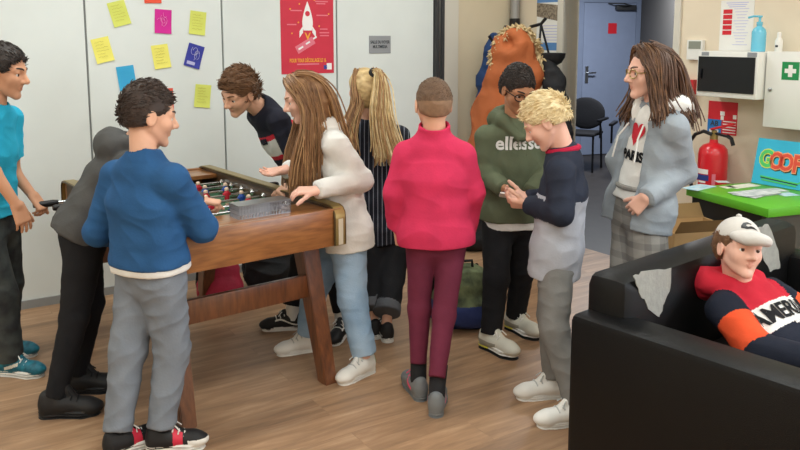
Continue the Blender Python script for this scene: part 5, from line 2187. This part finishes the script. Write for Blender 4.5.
make_top(P, 'sweatshirt', M_('c_blacktop', 'c_red', 'c_cream'), 1.05, hem=0.05, seed=51, amp=0.005, slab=1, matfn=bands, collar=(0.07, 0.012, -0.012, 0.03, 1))
w = nrm(P.pel - P.neck)
out = P.fs
sx = nrm(np.cross(-w, out))
cpt = P.neck + w * 0.2 + out * 0.1
flat_on(P, text_mesh('Lévis' if False else 'less', 0.06, bold=0.003), frame(sx, -w, nrm(np.cross(sx, -w)), Vector(cpt)), 'lettering', MAT['c_blacktop'])
make_legs(P, 'trousers', MAT['c_black'], seed=52, down=0.05)
hair_short(P.h, MAT['hair_brown'], P.root, P.base, top=0.12, side=0.02, front=-0.01, n=480, L=0.045, comb=(0.25, 0.9, 0.3), seed=53, lift=0.3)
brow(P.h, P.root, P.base, MAT['hair_brown'])
socks(P, MAT['c_white'], r=0.04, up=0.12)
shoes(P, 'flat', 'skate', M_('s_black', 's_white', 's_white'), skate_stripe, MAT['s_white'])

# --- girl with long brown hair, white jacket
P = make_person('person with long light brown hair in a white jacket and pale jeans', 3.78,
                (344, 228, 0), (322, 128, 0), (304, 98, -0.02, -104, 16, 0), -110, -112,
                {'L': dict(el=(362, 180, -0.1), wr=(317, 190, -0.26), dir=(-1, -0.2, 0.0), curl=(12, 30, 25), pn=(0, 0.2, -1), th=(0, -0.3, 1)),
                 'R': dict(el=(322, 178, 0.12), wr=(287, 169, -0.06), dir=(-0.9, -0.3, -0.15), curl=(8, 18, 15), pn=(-0.2, -0.4, 1), th=(-0.3, -1, 0), ti=0.2)},
                [(358, 377, -138), (300, 352, -112)], 'skin_pink', None, None, chest=(337, 165, 0), sw=0.135, knee_bend=(0.02, 0.04))
make_top(P, 't_shirt', MAT['c_cream'], 0.92, hem=0.0, sleeve=0.3, seed=61)
make_top(P, 'jacket', MAT['c_white'], 1.08, hem=0.085, seed=62, amp=0.0042, rad=(0.054, 0.047, 0.04), hemw=1.13, hood=0.8,
         extra=lambda sd, P_: sd.cone(P_.neck + P_.fs * 0.12 - P_.up * 0.02, P_.pel + P_.fs * 0.15 - P_.up * 0.12, 0.045, 0.055, k=0.01, op=1))
make_legs(P, 'jeans', MAT['c_denim'], r=(0.088, 0.068, 0.058), seed=63, down=0.012, amp=0.005)
h = P.h
sd = SDF(0.005)
h.ell(sd, (0, -0.09, 0.16), (0.385, 0.46, 0.40), k=0.02)
h.ell(sd, (0, -0.33, -0.25), (0.34, 0.22, 0.45), k=0.06)
h.ell(sd, (0, 0.5, -0.15), (0.34, 0.42, 0.44), k=0.03, op=1)
sdf_part('hair', sd, MAT['hair_auburn'], P.root, P.base, amp=0.004, seed=64, freq=60)
hair0 = P.root.children[-1]
n, f_, r_ = P.neck, P.fs, P.rs
Z = V3((0, 0, 1))
gd = []
for x, y1, e in ((-0.36, 0.12, 0.16), (-0.38, 0.02, 0.13), (-0.4, -0.1, 0.08), (-0.36, -0.25, 0.02), (0.36, 0.12, 0.15), (0.38, 0.0, 0.12), (0.3, -0.3, 0.0)):
    q = 1 if x > 0 else -1
    gd.append([h.W(0.04 * q, 0.12 + y1 * 0.6, 0.52), h.W(x * 0.8, y1, 0.38), h.W(x * 1.06, y1 * 0.9, 0.0), h.W(x * 1.05, y1 * 0.7, -0.35), n + r_ * q * 0.1 + f_ * (e * 0.7) - Z * 0.03, n + r_ * q * 0.09 + f_ * e - Z * 0.14, n + r_ * q * 0.085 + f_ * (e + 0.0) - Z * 0.30])
for x in (-0.2, 0.0, 0.2):
    gd.append([h.W(x, 0.0, 0.53), h.W(x * 1.2, -0.35, 0.4), h.W(x * 1.4, -0.54, 0.05), h.W(x * 1.5, -0.56, -0.3), n - f_ * 0.09 + r_ * x * 0.4 - Z * 0.05, n - f_ * 0.12 + r_ * x * 0.4 - Z * 0.16])
for q in (-1, 1):
    gd.append([h.W(0.04 * q, 0.26, 0.48), h.W(0.2 * q, 0.25, 0.36), h.W(0.345 * q, 0.12, 0.1), h.W(0.4 * q, 0.02, -0.25), n + r_ * q * 0.1 + f_ * 0.1 - Z * 0.02, n + r_ * q * 0.1 + f_ * 0.1 - Z * 0.26])
    gd.append([h.W(0.03 * q, 0.16, 0.52), h.W(0.24 * q, 0.18, 0.40), h.W(0.37 * q, 0.08, 0.12), h.W(0.42 * q, -0.04, -0.25), n + r_ * q * 0.1 + f_ * 0.1 - Z * 0.02, n + r_ * q * 0.1 + f_ * 0.1 - Z * 0.26])
mb = locks([[p - P.base for p in g] for g in gd], 96, 0.03, 0.0036, 65, wave=0.005)
mb.build('long_strands', M_('hair_auburn', 'hair_auburn_dark', 'hair_auburn_pale'), hair0)
brow(h, P.root, P.base, MAT['hair_auburn'])
shoes(P, 'flat', 'white', M_('s_white', 's_white', 's_green'), heel_tab, MAT['s_lace'])

# --- girl with a blonde ponytail
P = make_person('person with a long blonde ponytail in a dark pinstriped top seen from behind', 4.3,
                (384, 226, 0), (372, 124, 0), (364, 90, 0, -28, 0, 0), -10, -12,
                {'L': dict(el=(348, 176, 0.05), wr=(358, 212, 0.15)), 'R': dict(el=(404, 170, 0.0), wr=(396, 205, 0.12))},
                [(370, 333, -25), (385, 336, -12)], 'skin_fair', None, None)
make_top(P, 'blouse', MAT['c_pinstripe'], 1.05, hem=0.08, seed=71)
make_legs(P, 'trousers', M_('c_black', 'c_cuffgrey'), r=(0.09, 0.075, 0.07), seed=72, down=0.06, cuff=0.045)
h = P.h
sd = SDF(0.005)
h.ell(sd, (0, -0.07, 0.16), (0.37, 0.45, 0.385), k=0.02)
h.ell(sd, (0, -0.25, -0.12), (0.3, 0.24, 0.32), k=0.05)
h.ell(sd, (0, 0.5, -0.15), (0.42, 0.42, 0.42), k=0.02, op=1)
sdf_part('hair', sd, MAT['hair_gold'], P.root, P.base, amp=0.004, seed=73, freq=80)
hair0 = P.root.children[-1]
tie = h.W(0.08, -0.4, 0.42)
mb = MB()
M = Vector(h.d(0.1, -0.7, 0.45)).to_track_quat('Z', 'Y').to_matrix().to_4x4()
M.translation = Vector(tie - P.base)
mb.lathe([(0.018, -0.012), (0.03, -0.006), (0.032, 0.004), (0.02, 0.012)], (0, 0, 0), 14, M)
mb.build('hair_tie', MAT['black_soft'], hair0)
gd = []
for x in (-0.03, 0.0, 0.03, 0.05):
    e = V3(at(388 + x * 220, 152, 4.12))
    gd.append([tie, tie + h.d(0.1, -0.3, 0.12) * 0.12, h.W(0.16 + x * 3, -0.66, 0.05), V3(at(379 + x * 160, 118, 4.12)), e, e - Z * 0.05])
mb = locks([[p - P.base for p in g] for g in gd], 125, 0.034, 0.0036, 74, wave=0.014)
mb.build('ponytail', M_('hair_gold', 'hair_blond', 'hair_auburn_pale'), hair0)
gd = []
for x in (-0.33, -0.2, 0.25, 0.34):
    gd.append([h.W(x * 0.8, -0.1, 0.5), h.W(x * 1.2, -0.25, 0.1), h.W(x * 1.1, -0.35, -0.3), V3(at(362 + x * 60, 132, 4.15)), V3(at(366 + x * 60, 158, 4.14))])
mb = locks([[p - P.base for p in g] for g in gd], 74, 0.028, 0.0036, 75, wave=0.01)
mb.build('loose_strands', M_('hair_auburn', 'hair_auburn_pale', 'hair_gold'), hair0)
shoes(P, 'flat', 'skate', M_('s_black', 's_white', 's_white'), skate_stripe, MAT['s_white'])

# --- boy in the pink top
P = make_person('person in a bright pink top and maroon leggings seen from behind in the middle', 3.45,
                (436, 232, 0), (434, 137, 0), (433, 105, 0.0, -10, 2, 0), 3, 3,
                {'L': dict(shift=(0, 0, -0.015), el=(395, 192, 0.0), wr=(396, 226, 0.05), dir=(0.1, 0.3, -1), curl=(30, 40, 30)),
                 'R': dict(shift=(0, 0, -0.015), el=(473, 192, 0.0), wr=(467, 230, 0.08), dir=(-0.2, 0.3, -1), curl=(30, 40, 30))},
                [(415, 392, -18), (437, 407, 6)], 'skin_fair', None, None, sw=0.125, knee_bend=(0.02, 0.02), hipw=0.07)
make_top(P, 'pullover', MAT['c_pink'], 1.06, hem=0.045, collar=(0.068, 0.008, -0.012, 0.062, 0), seed=85, freq=27, amp=0.0045, rad=(0.054, 0.047, 0.04), hemw=1.06, wide=1.05)
make_legs(P, 'leggings', MAT['c_maroon'], r=(0.064, 0.05, 0.036), bulk=0.9, seatw=0.95, seed=82, down=0.07, amp=0.002)
hair_short(P.h, M_('hair_crop', 'hair_fade'), P.root, P.base, top=0.035, side=-0.005, front=0.02, n=360, L=0.014, comb=(0, 0.8, 0.4), rad=0.004, seed=83, lift=0.5, nape=-0.2, fade=0.1)
socks(P, MAT['c_charcoal'], r=0.036, up=0.12)
shoes(P, 'run', 'grey', M_('s_grey', 's_grey', 's_pink'), logo_mark, MAT['s_pink'])

# --- boy in the olive hoodie
P = make_person('person with glasses in an olive green hoodie looking down at a phone', 4.1,
                (511, 212, 0), (515, 124, 0), (518, 90, -0.05, 158, 22, 0), 165, 168,
                {'R': dict(el=(485, 174, -0.06), wr=(504, 189, -0.24), dir=(0.6, -0.3, -0.6), curl=(35, 45, 30), pn=(0.5, 0.3, 0.4), th=(0.2, -0.5, 0.6)),
                 'L': dict(el=(550, 170, -0.02), wr=(530, 193, -0.2), dir=(-0.8, -0.2, -0.3), curl=(30, 40, 30))},
                [(521, 333, 145), (497, 352, 140)], 'skin_tan', None, None, sw=0.15, iris='iris_brown')
make_hem(P, 'undershirt', MAT['c_white'], 0.08, 1.05, 91)
make_top(P, 'hoodie', MAT['c_olive'], 1.12, hem=0.035, hood=1.1, seed=92, amp=0.0042, rad=(0.054, 0.047, 0.04))
cpt = P.che + P.fs * 0.1 + P.up * 0.105
flat_on(P, text_mesh('ellesse', 0.095, bold=0.0024), frame(-P.rs, P.up, P.fs, Vector(cpt)), 'lettering', MAT['c_white'])
for q in (-1, 1):
    mb = MB()
    mb.tube([Vector(P.neck + P.fs * 0.095 + P.rs * q * 0.02 - P.up * 0.04), Vector(P.neck + P.fs * 0.13 + P.rs * q * 0.024 - P.up * 0.09), Vector(P.neck + P.fs * 0.135 + P.rs * q * 0.022 - P.up * 0.15)], 0.003, 6)
    child(P, mb, 'drawstring', MAT['c_olive'])
make_legs(P, 'trousers', MAT['c_black'], r=(0.084, 0.066, 0.052), seed=93, down=0.0)
hair_short(P.h, MAT['hair_black'], P.root, P.base, top=0.11, side=0.02, front=0.02, n=700, L=0.016, comb=(0.1, 0.3, 0.5), rad=0.006, seed=94, lift=0.8)
brow(P.h, P.root, P.base, MAT['hair_black'])
glasses(P.h, MAT['black_plastic'], P.root, P.base)
shoes(P, 'air', 'bone', M_('s_bone', 's_white', 's_yellow', 's_mid', 's_black'), air_panels, MAT['s_white'], s=1.05)

# --- blond boy
P = make_person('person with blond hair in a navy and pale grey sweatshirt looking at a phone', 3.42,
                (557, 246, 0), (564, 152, 0), (545, 122, -0.02, -78, 32, 0), -75, -72,
                {'L': dict(el=(561, 213, -0.17), wr=(530, 205, 0.0), dir=(-1, 0.25, 0.05), curl=(25, 40, 30), pn=(0, 0.5, 0.6), th=(-0.2, 0, 1), ti=0.3),
                 'R': dict(el=(548, 200, 0.26), wr=(527, 199, 0.24), dir=(-1, 0.1, 0.1), curl=(25, 40, 30), pn=(0, -0.5, 0.6), th=(-0.2, 0, 1), ti=0.3)},
                [(566, 424, -100), (544, 397, -98)], 'skin_pink', None, None, sw=0.14, knee_bend=(0.05, 0.02))


def navy_top(c, l):
    t = (c - P.neck) @ nrm(P.pel - P.neck) + 0.10 * ((c - P.neck) @ P.fs)
    return np.where((l == 1) | (t < 0.185), 0, 1)


make_top(P, 'sweatshirt', M_('c_navy', 'c_lightgrey'), 1.08, hem=0.125, seed=101, amp=0.0042, slab=1, matfn=navy_top, rad=(0.054, 0.047, 0.04))
mb = MB()
nu = nrm(P.h.W(0, -0.12, -0.25) - P.neck)
for i, (z, r) in enumerate(((0.0, 0.071),)):
    pts = []
    ca, cb_ = nrm(np.cross(nu, P.rs)), P.rs
    for a in np.linspace(0, 2 * math.pi, 25):
        pts.append(Vector(P.neck + nu * (0.014 + 0.006 * math.cos(a)) + (ca * math.cos(a) + cb_ * math.sin(a)) * 0.066))
    mb.tube(pts, 0.013, 8)
child(P, mb, 'collar', MAT['c_crimson'])
make_legs(P, 'trousers', MAT['c_greypants'], r=(0.08, 0.062, 0.05), seed=102, down=0.0, amp=0.0042)
hair_short(P.h, MAT['hair_blond'], P.root, P.base, top=0.09, side=0.03, front=-0.05, n=600, L=0.04, comb=(0.1, 0.95, 0.0), seed=103, lift=0.13, nape=-0.16)
brow(P.h, P.root, P.base, MAT['hair_blond'])
shoes(P, 'flat', 'white', M_('s_white', 's_white', 's_green'), heel_tab, MAT['s_lace'], s=1.0)
P9 = P

# the phone they look at
ph = at(513, 196.5, 3.72)
po_ = empty('smartphone', ph, label='small blue and white phone held between two boys', cat='phone')
R_ = frame(nrm((1, -0.1, -0.15)), nrm(np.cross(nrm((0.1, 0.45, 0.9)), nrm((1, -0.1, -0.15)))), nrm((0.1, 0.45, 0.9)))
mb = MB()
mb.box((0, 0, 0), (0.13, 0.066, 0.009), None, 0.003)
mb.bm.transform(R_)
mb.build('phone_body', MAT['white_plastic'], po_)
mb = MB()
mb.box((0, 0, 0.005), (0.11, 0.056, 0.002))
mb.bm.transform(R_)
mb.build('screen', mat('screen', '3f5a8c', 0.15, emit=0.15), po_, False)

# --- girl with glasses in the grey hooded jacket
P = make_person('person with long brown hair, glasses and a pale grey hooded jacket', 3.55,
                (640, 204, 0), (657, 110, 0), (649, 73, 0, -96, 0, 0), -100, -108,
                {'L': dict(el=(684, 172, -0.06), wr=(646, 198, -0.2), dir=(-0.6, 0.25, -0.7), curl=(25, 30, 25), pn=(0.4, 0.6, 0), hs=0.84),
                 'R': dict(el=(618, 160, 0.12), wr=(630, 192, 0.1), dir=(0.4, 0, -1), curl=(30, 40, 30))},
                [(652, 398, -100), (628, 396, -100)], 'skin_pink', None, None, sw=0.14, hh=0.23, smile=0.7)
make_top(P, 't_shirt', MAT['c_white'], 0.98, hem=-0.02, sleeve=0.3, seed=111)
tv, tq, ttop = P.tv, P.tq, P.top
mb = MB()
hp = [(0.032 * math.sin(t) ** 3, 0.031 * (13 * math.cos(t) - 5 * math.cos(2 * t) - 2 * math.cos(3 * t) - math.cos(4 * t)) / 16) for t in np.linspace(0, 2 * math.pi, 40)[:-1]]
mb.prism([(x * 1.5, y * 1.9) for x, y in hp], 0.0, frame((1, 0, 0), (0, 0, -1), (0, 1, 0)))
me = bpy.data.meshes.new('heart')
bmesh.ops.delete(mb.bm, geom=list(mb.bm.faces)[1:], context='FACES_ONLY')
mb.bm.to_mesh(me)
mb.bm.free()
fdir = nrm(P.fs + P.rs * -0.25)
sx = nrm(np.cross(P.up, fdir))
cpt = P.neck - P.up * 0.10 + P.fs * 0.1
flat_on(P, me, frame(sx, P.up, nrm(np.cross(sx, P.up)), Vector(cpt)), 'heart_print', MAT['c_red'])
flat_on(P, text_mesh('PARIS', 0.06, bold=0.003), frame(sx, P.up, nrm(np.cross(sx, P.up)), Vector(cpt - P.up * 0.105)), 'lettering', MAT['c_black'])
make_top(P, 'hooded_jacket', M_('c_bluegrey', 'c_white'), 1.12, hem=0.10, hood=1.12, hlab=1, seed=112, amp=0.0042, rad=(0.054, 0.047, 0.04), hemw=1.12,
         extra=lambda sd, P_: sd.cone(P_.neck + P_.fs * 0.11, P_.pel + P_.fs * 0.16 - P_.up * 0.12, 0.062, 0.12, k=0.01, op=1))
for q in (-1, 1):
    mb = MB()
    mb.tube([Vector(P.neck + P.fs * 0.1 + P.rs * q * 0.055 - P.up * 0.06), Vector(P.neck + P.fs * 0.135 + P.rs * q * 0.075 - P.up * 0.12), Vector(P.neck + P.fs * 0.145 + P.rs * q * 0.085 - P.up * 0.22)], 0.004, 6)
    child(P, mb, 'drawstring', MAT['c_white'])
make_legs(P, 'plaid_trousers', MAT['c_plaid'], r=(0.088, 0.092, 0.096), up=0.1, seed=113, down=0.02, amp=0.0042, bulk=1.05)
mb = MB()
bw_ = P.pel + P.up * 0.085
mb.tube([Vector(bw_ + (P.fs * math.cos(a) * 0.098 + P.rs * math.sin(a) * 0.13)) for a in np.linspace(0, 2 * math.pi, 33)], 0.012, 8)
child(P, mb, 'waist_tie', MAT['c_plaid'])
h = P.h
sd = SDF(0.005)
h.ell(sd, (0, -0.09, 0.16), (0.38, 0.46, 0.40), k=0.02)
h.ell(sd, (0, -0.33, -0.25), (0.34, 0.22, 0.45), k=0.06)
h.ell(sd, (0, 0.54, -0.1), (0.45, 0.46, 0.46), k=0.03, op=1)
sdf_part('hair', sd, MAT['hair_chestnut'], P.root, P.base, amp=0.004, seed=114, freq=60)
hair0 = P.root.children[-1]
n, f_, r_ = P.neck, P.fs, P.rs
gd = []
for x, y1, e in ((-0.37, 0.05, 0.06), (-0.4, -0.06, 0.02), (-0.4, -0.2, -0.03), (-0.34, -0.36, -0.07), (0.38, 0.05, 0.08), (0.38, -0.1, 0.05), (0.3, -0.36, -0.05)):
    q = 1 if x > 0 else -1
    gd.append([h.W(0.05 * q, 0.1 + y1 * 0.6, 0.53), h.W(x * 0.8, y1, 0.4), h.W(x * 1.08, y1 * 0.9, 0.02), h.W(x * 1.1, y1 * 0.8, -0.4), n + r_ * q * 0.105 + f_ * e - Z * 0.0, n + r_ * q * 0.115 + f_ * (e * 1.2) - Z * 0.05])
for x in (-0.2, 0.0, 0.2):
    gd.append([h.W(x, 0.0, 0.54), h.W(x * 1.2, -0.35, 0.42), h.W(x * 1.4, -0.56, 0.05), h.W(x * 1.5, -0.62, -0.35), n - f_ * 0.10 + r_ * x * 0.5 + Z * 0.0, n - f_ * 0.115 + r_ * x * 0.5 - Z * 0.06])
for q in (-1, 1):
    gd.append([h.W(0.04 * q, 0.26, 0.48), h.W(0.2 * q, 0.25, 0.36), h.W(0.345 * q, 0.12, 0.1), h.W(0.4 * q, 0.02, -0.25), n + r_ * q * 0.1 + f_ * 0.05 - Z * 0.02, n + r_ * q * 0.1 + f_ * 0.05 - Z * 0.05])
    gd.append([h.W(0.03 * q, 0.16, 0.52), h.W(0.24 * q, 0.18, 0.40), h.W(0.37 * q, 0.08, 0.12), h.W(0.42 * q, -0.04, -0.25), n + r_ * q * 0.1 + f_ * 0.05 - Z * 0.02, n + r_ * q * 0.1 + f_ * 0.05 - Z * 0.05])
mb = locks([[p - P.base for p in g] for g in gd], 96, 0.03, 0.0036, 115, wave=0.016)
mb.build('long_strands', M_('hair_chestnut', 'hair_chestnut', 'hair_brown'), hair0)
brow(h, P.root, P.base, MAT['hair_chestnut'])
glasses(h, MAT['brass'], P.root, P.base)
shoes(P, 'flat', 'white', M_('s_white', 's_white', 's_green'), heel_tab, MAT['s_lace'])

# --- boy on the sofa
P = make_person('person in a white cap and red hoodie slouched on the black sofa', 2.92,
                (812, 374, -0.24), (738, 287, 0), (739, 249, -0.06, 170, -12, -8), 140, 146,
                {'R': dict(el=(760, 352, -0.3), wr=(815, 362, -0.42), dir=(0.8, -0.4, -0.1), curl=(20, 30, 25), pn=(0.2, 0.3, -1)),
                 'L': dict(el=(826, 330, -0.02), wr=(840, 366, -0.4), dir=(-0.2, -0.8, -0.1), curl=(20, 30, 25), pn=(0, 0, -1))},
                [(1165, 640, 140), (1085, 660, 140)], 'skin_pink', None, None, chest=(760, 320, -0.06), sw=0.15, hh=0.208, iris='iris_brown',
                knees={'L': (968, 392, -0.46), 'R': (920, 402, -0.54)})


def sofa_cols(c, l):
    w_ = nrm(P.pel - P.neck)
    t = (c - P.neck) @ w_
    o = np.where(t < 0.115, 0, np.where(t < 0.215, 1, 2))
    # sleeves: navy shoulder, orange band, navy forearm
    for side in 'LR':
        sh, el, wr = P.A[side]
        d = el - sh
        tt = ((c - sh) @ d) / float(d @ d)
        m_ = l == (3 if side == 'L' else 4)
        o = np.where(m_, np.where(tt < 0.3, 2, np.where(tt < 0.97, 3, 2)), o)
        d2 = wr - el
        t2 = ((c - el) @ d2) / float(d2 @ d2)
        o = np.where(m_ & (t2 > 0.14) & (tt > 0.8), 2, o)
    return np.where(l == 5, 0, o)


sdx = []


def sleeve_labels(sd, P_):
    # re-tag the sleeve shapes so that each arm can carry its colour bands
    for side, lab in (('L', 3), ('R', 4)):
        sh, el, wr = P_.A[side]
        sd.cone(sh, el, 0.0645, 0.0615, k=0.02, lab=lab)
        sd.cone(el, wr, 0.0615, 0.05, k=0.02, lab=lab, ends=(0, 1))
    for e in sdx:
        pass


make_top(P, 'hoodie', M_('c_sofared', 'c_white', 'c_darknavy', 'c_orange'), 1.1, hem=0.05, hood=1.2, seed=121, amp=0.0042, rad=(0.05, 0.047, 0.04), matfn=sofa_cols, hlab=5, extra=sleeve_labels)
w = nrm(P.pel - P.neck)
sx = -P.rs
out = nrm(np.cross(sx, -w))
cpt = P.neck + w * 0.165 + out * 0.1
flat_on(P, text_mesh('AMERIN', 0.088, bold=0.0022), frame(sx, -w, out, Vector(cpt - P.rs * 0.01)), 'lettering', MAT['c_black'])
flat_on(P, text_mesh('AMERICAN\nTEAM', 0.017, bold=0.0008), frame(sx, -w, out, Vector(cpt + w * 0.065 - P.rs * 0.04)), 'small_lettering', MAT['c_white'])
make_legs(P, 'trousers', MAT['c_charcoal'], r=(0.088, 0.068, 0.055), seed=122)
hair_short(P.h, MAT['hair_brown'], P.root, P.base, top=0.0, side=0.02, front=-0.02, n=260, L=0.025, comb=(0, 0.4, -0.7), seed=123, lift=0.1, nape=-0.22)
brow(P.h, P.root, P.base, MAT['hair_brown'], tilt=-0.08)
shoes(P, 'flat', 'white', M_('s_white', 's_white', 's_green'), heel_tab, MAT['s_lace'])
h = P.h
sd = SDF(0.004)
h.ell(sd, (0, -0.06, 0.17), (0.37, 0.45, 0.41), k=0.01)
sd.plane(h.W(0, 0.2, 0.20), h.d(0, 0.18, -1), k=0.01)
h.ell(sd, (0, -0.06, 0.12), (0.35, 0.425, 0.36), k=0.005, op=1)
cap_m = mat('cap_cloth', 'cdc8c2', 0.85, var=0.05, bump=0.15, bscale=150)
co, cv, cq = sdf_part('cap', sd, cap_m, P.root, P.base)
sd = SDF(0.004)
for i in range(7):
    a0 = -0.9 + i * 0.3
    x0, y0 = 0.36 * math.sin(a0), 0.36 * math.cos(a0) - 0.02
    x1, y1 = 0.30 * math.sin(a0), 0.36 * math.cos(a0) + 0.30
    h.cone(sd, (x0, y0, 0.24 - 0.25 * x0 * x0), (x1, y1 - 0.03, 0.19 - 0.8 * x1 * x1), 0.018, 0.016, k=0.05)
sdf_part('brim', sd, cap_m, co, P.base)
mb = MB()
mb.lathe([(0.011, -0.002), (0.009, 0.005), (0.003, 0.008)], (0, 0, 0), 10, frame(h.R[:, 0], h.R[:, 1], h.R[:, 2], Vector(h.W(0, -0.06, 0.59) - P.base)))
mb.build('cap_button', cap_m, co)
# dark wave emblem on the front of the cap
T = [(-1.0, -0.25), (-0.9, 0.15), (-0.55, 0.6), (-0.05, 0.72), (0.35, 0.45), (0.3, 0.2), (0.05, 0.38), (-0.25, 0.3), (-0.4, 0.05), (-0.2, -0.1), (0.2, 0.0), (0.6, -0.15), (1.1, -0.62), (0.7, -0.5), (0.2, -0.42), (-0.4, -0.5)]
mb = MB()
mb.prism([(x * 0.031, y * 0.026) for x, y in T], 0.0, frame((1, 0, 0), (0, 0, -1), (0, 1, 0)))
bmesh.ops.delete(mb.bm, geom=list(mb.bm.faces)[1:], context='FACES_ONLY')
me = bpy.data.meshes.new('emblem')
mb.bm.to_mesh(me)
mb.bm.free()
zn = h.d(0.08, 0.85, 0.4)
xx = -h.R[:, 0]
yy = nrm(np.cross(zn, xx))
pin_to(cv, cq, me, frame(xx, yy, nrm(zn), Vector(h.W(0.03, 0.36, 0.44))), 0.002)
for v in me.vertices:
    v.co -= Vector(P.base)
link_mesh('emblem', me, MAT['black_plastic'], co, False)

# white jacket lying on the seat beside him
s_ = SDF(0.007)
jl = SO + SX * 1.18 + SY * -0.42 + Vector((0, 0, 0.44))
for i in range(9):
    rr = random.Random(40 + i)
    c_ = jl + SX * rr.uniform(-0.13, 0.12) + SY * rr.uniform(-0.2, 0.18) + Vector((0, 0, rr.uniform(0.0, 0.07)))
    s_.ell(c_, (rr.uniform(0.06, 0.09), rr.uniform(0.05, 0.08), rr.uniform(0.025, 0.045)), k=0.05)
s_.plane((0, 0, 0.413), (0, 0, -1))
jo, _, _ = sdf_part('white_jacket', s_, MAT['c_cream'], None, jl, amp=0.012, seed=131, freq=38)
jo.location = jl
tag(jo, 'crumpled white jacket lying on the sofa seat beside the boy in the cap', 'jacket')
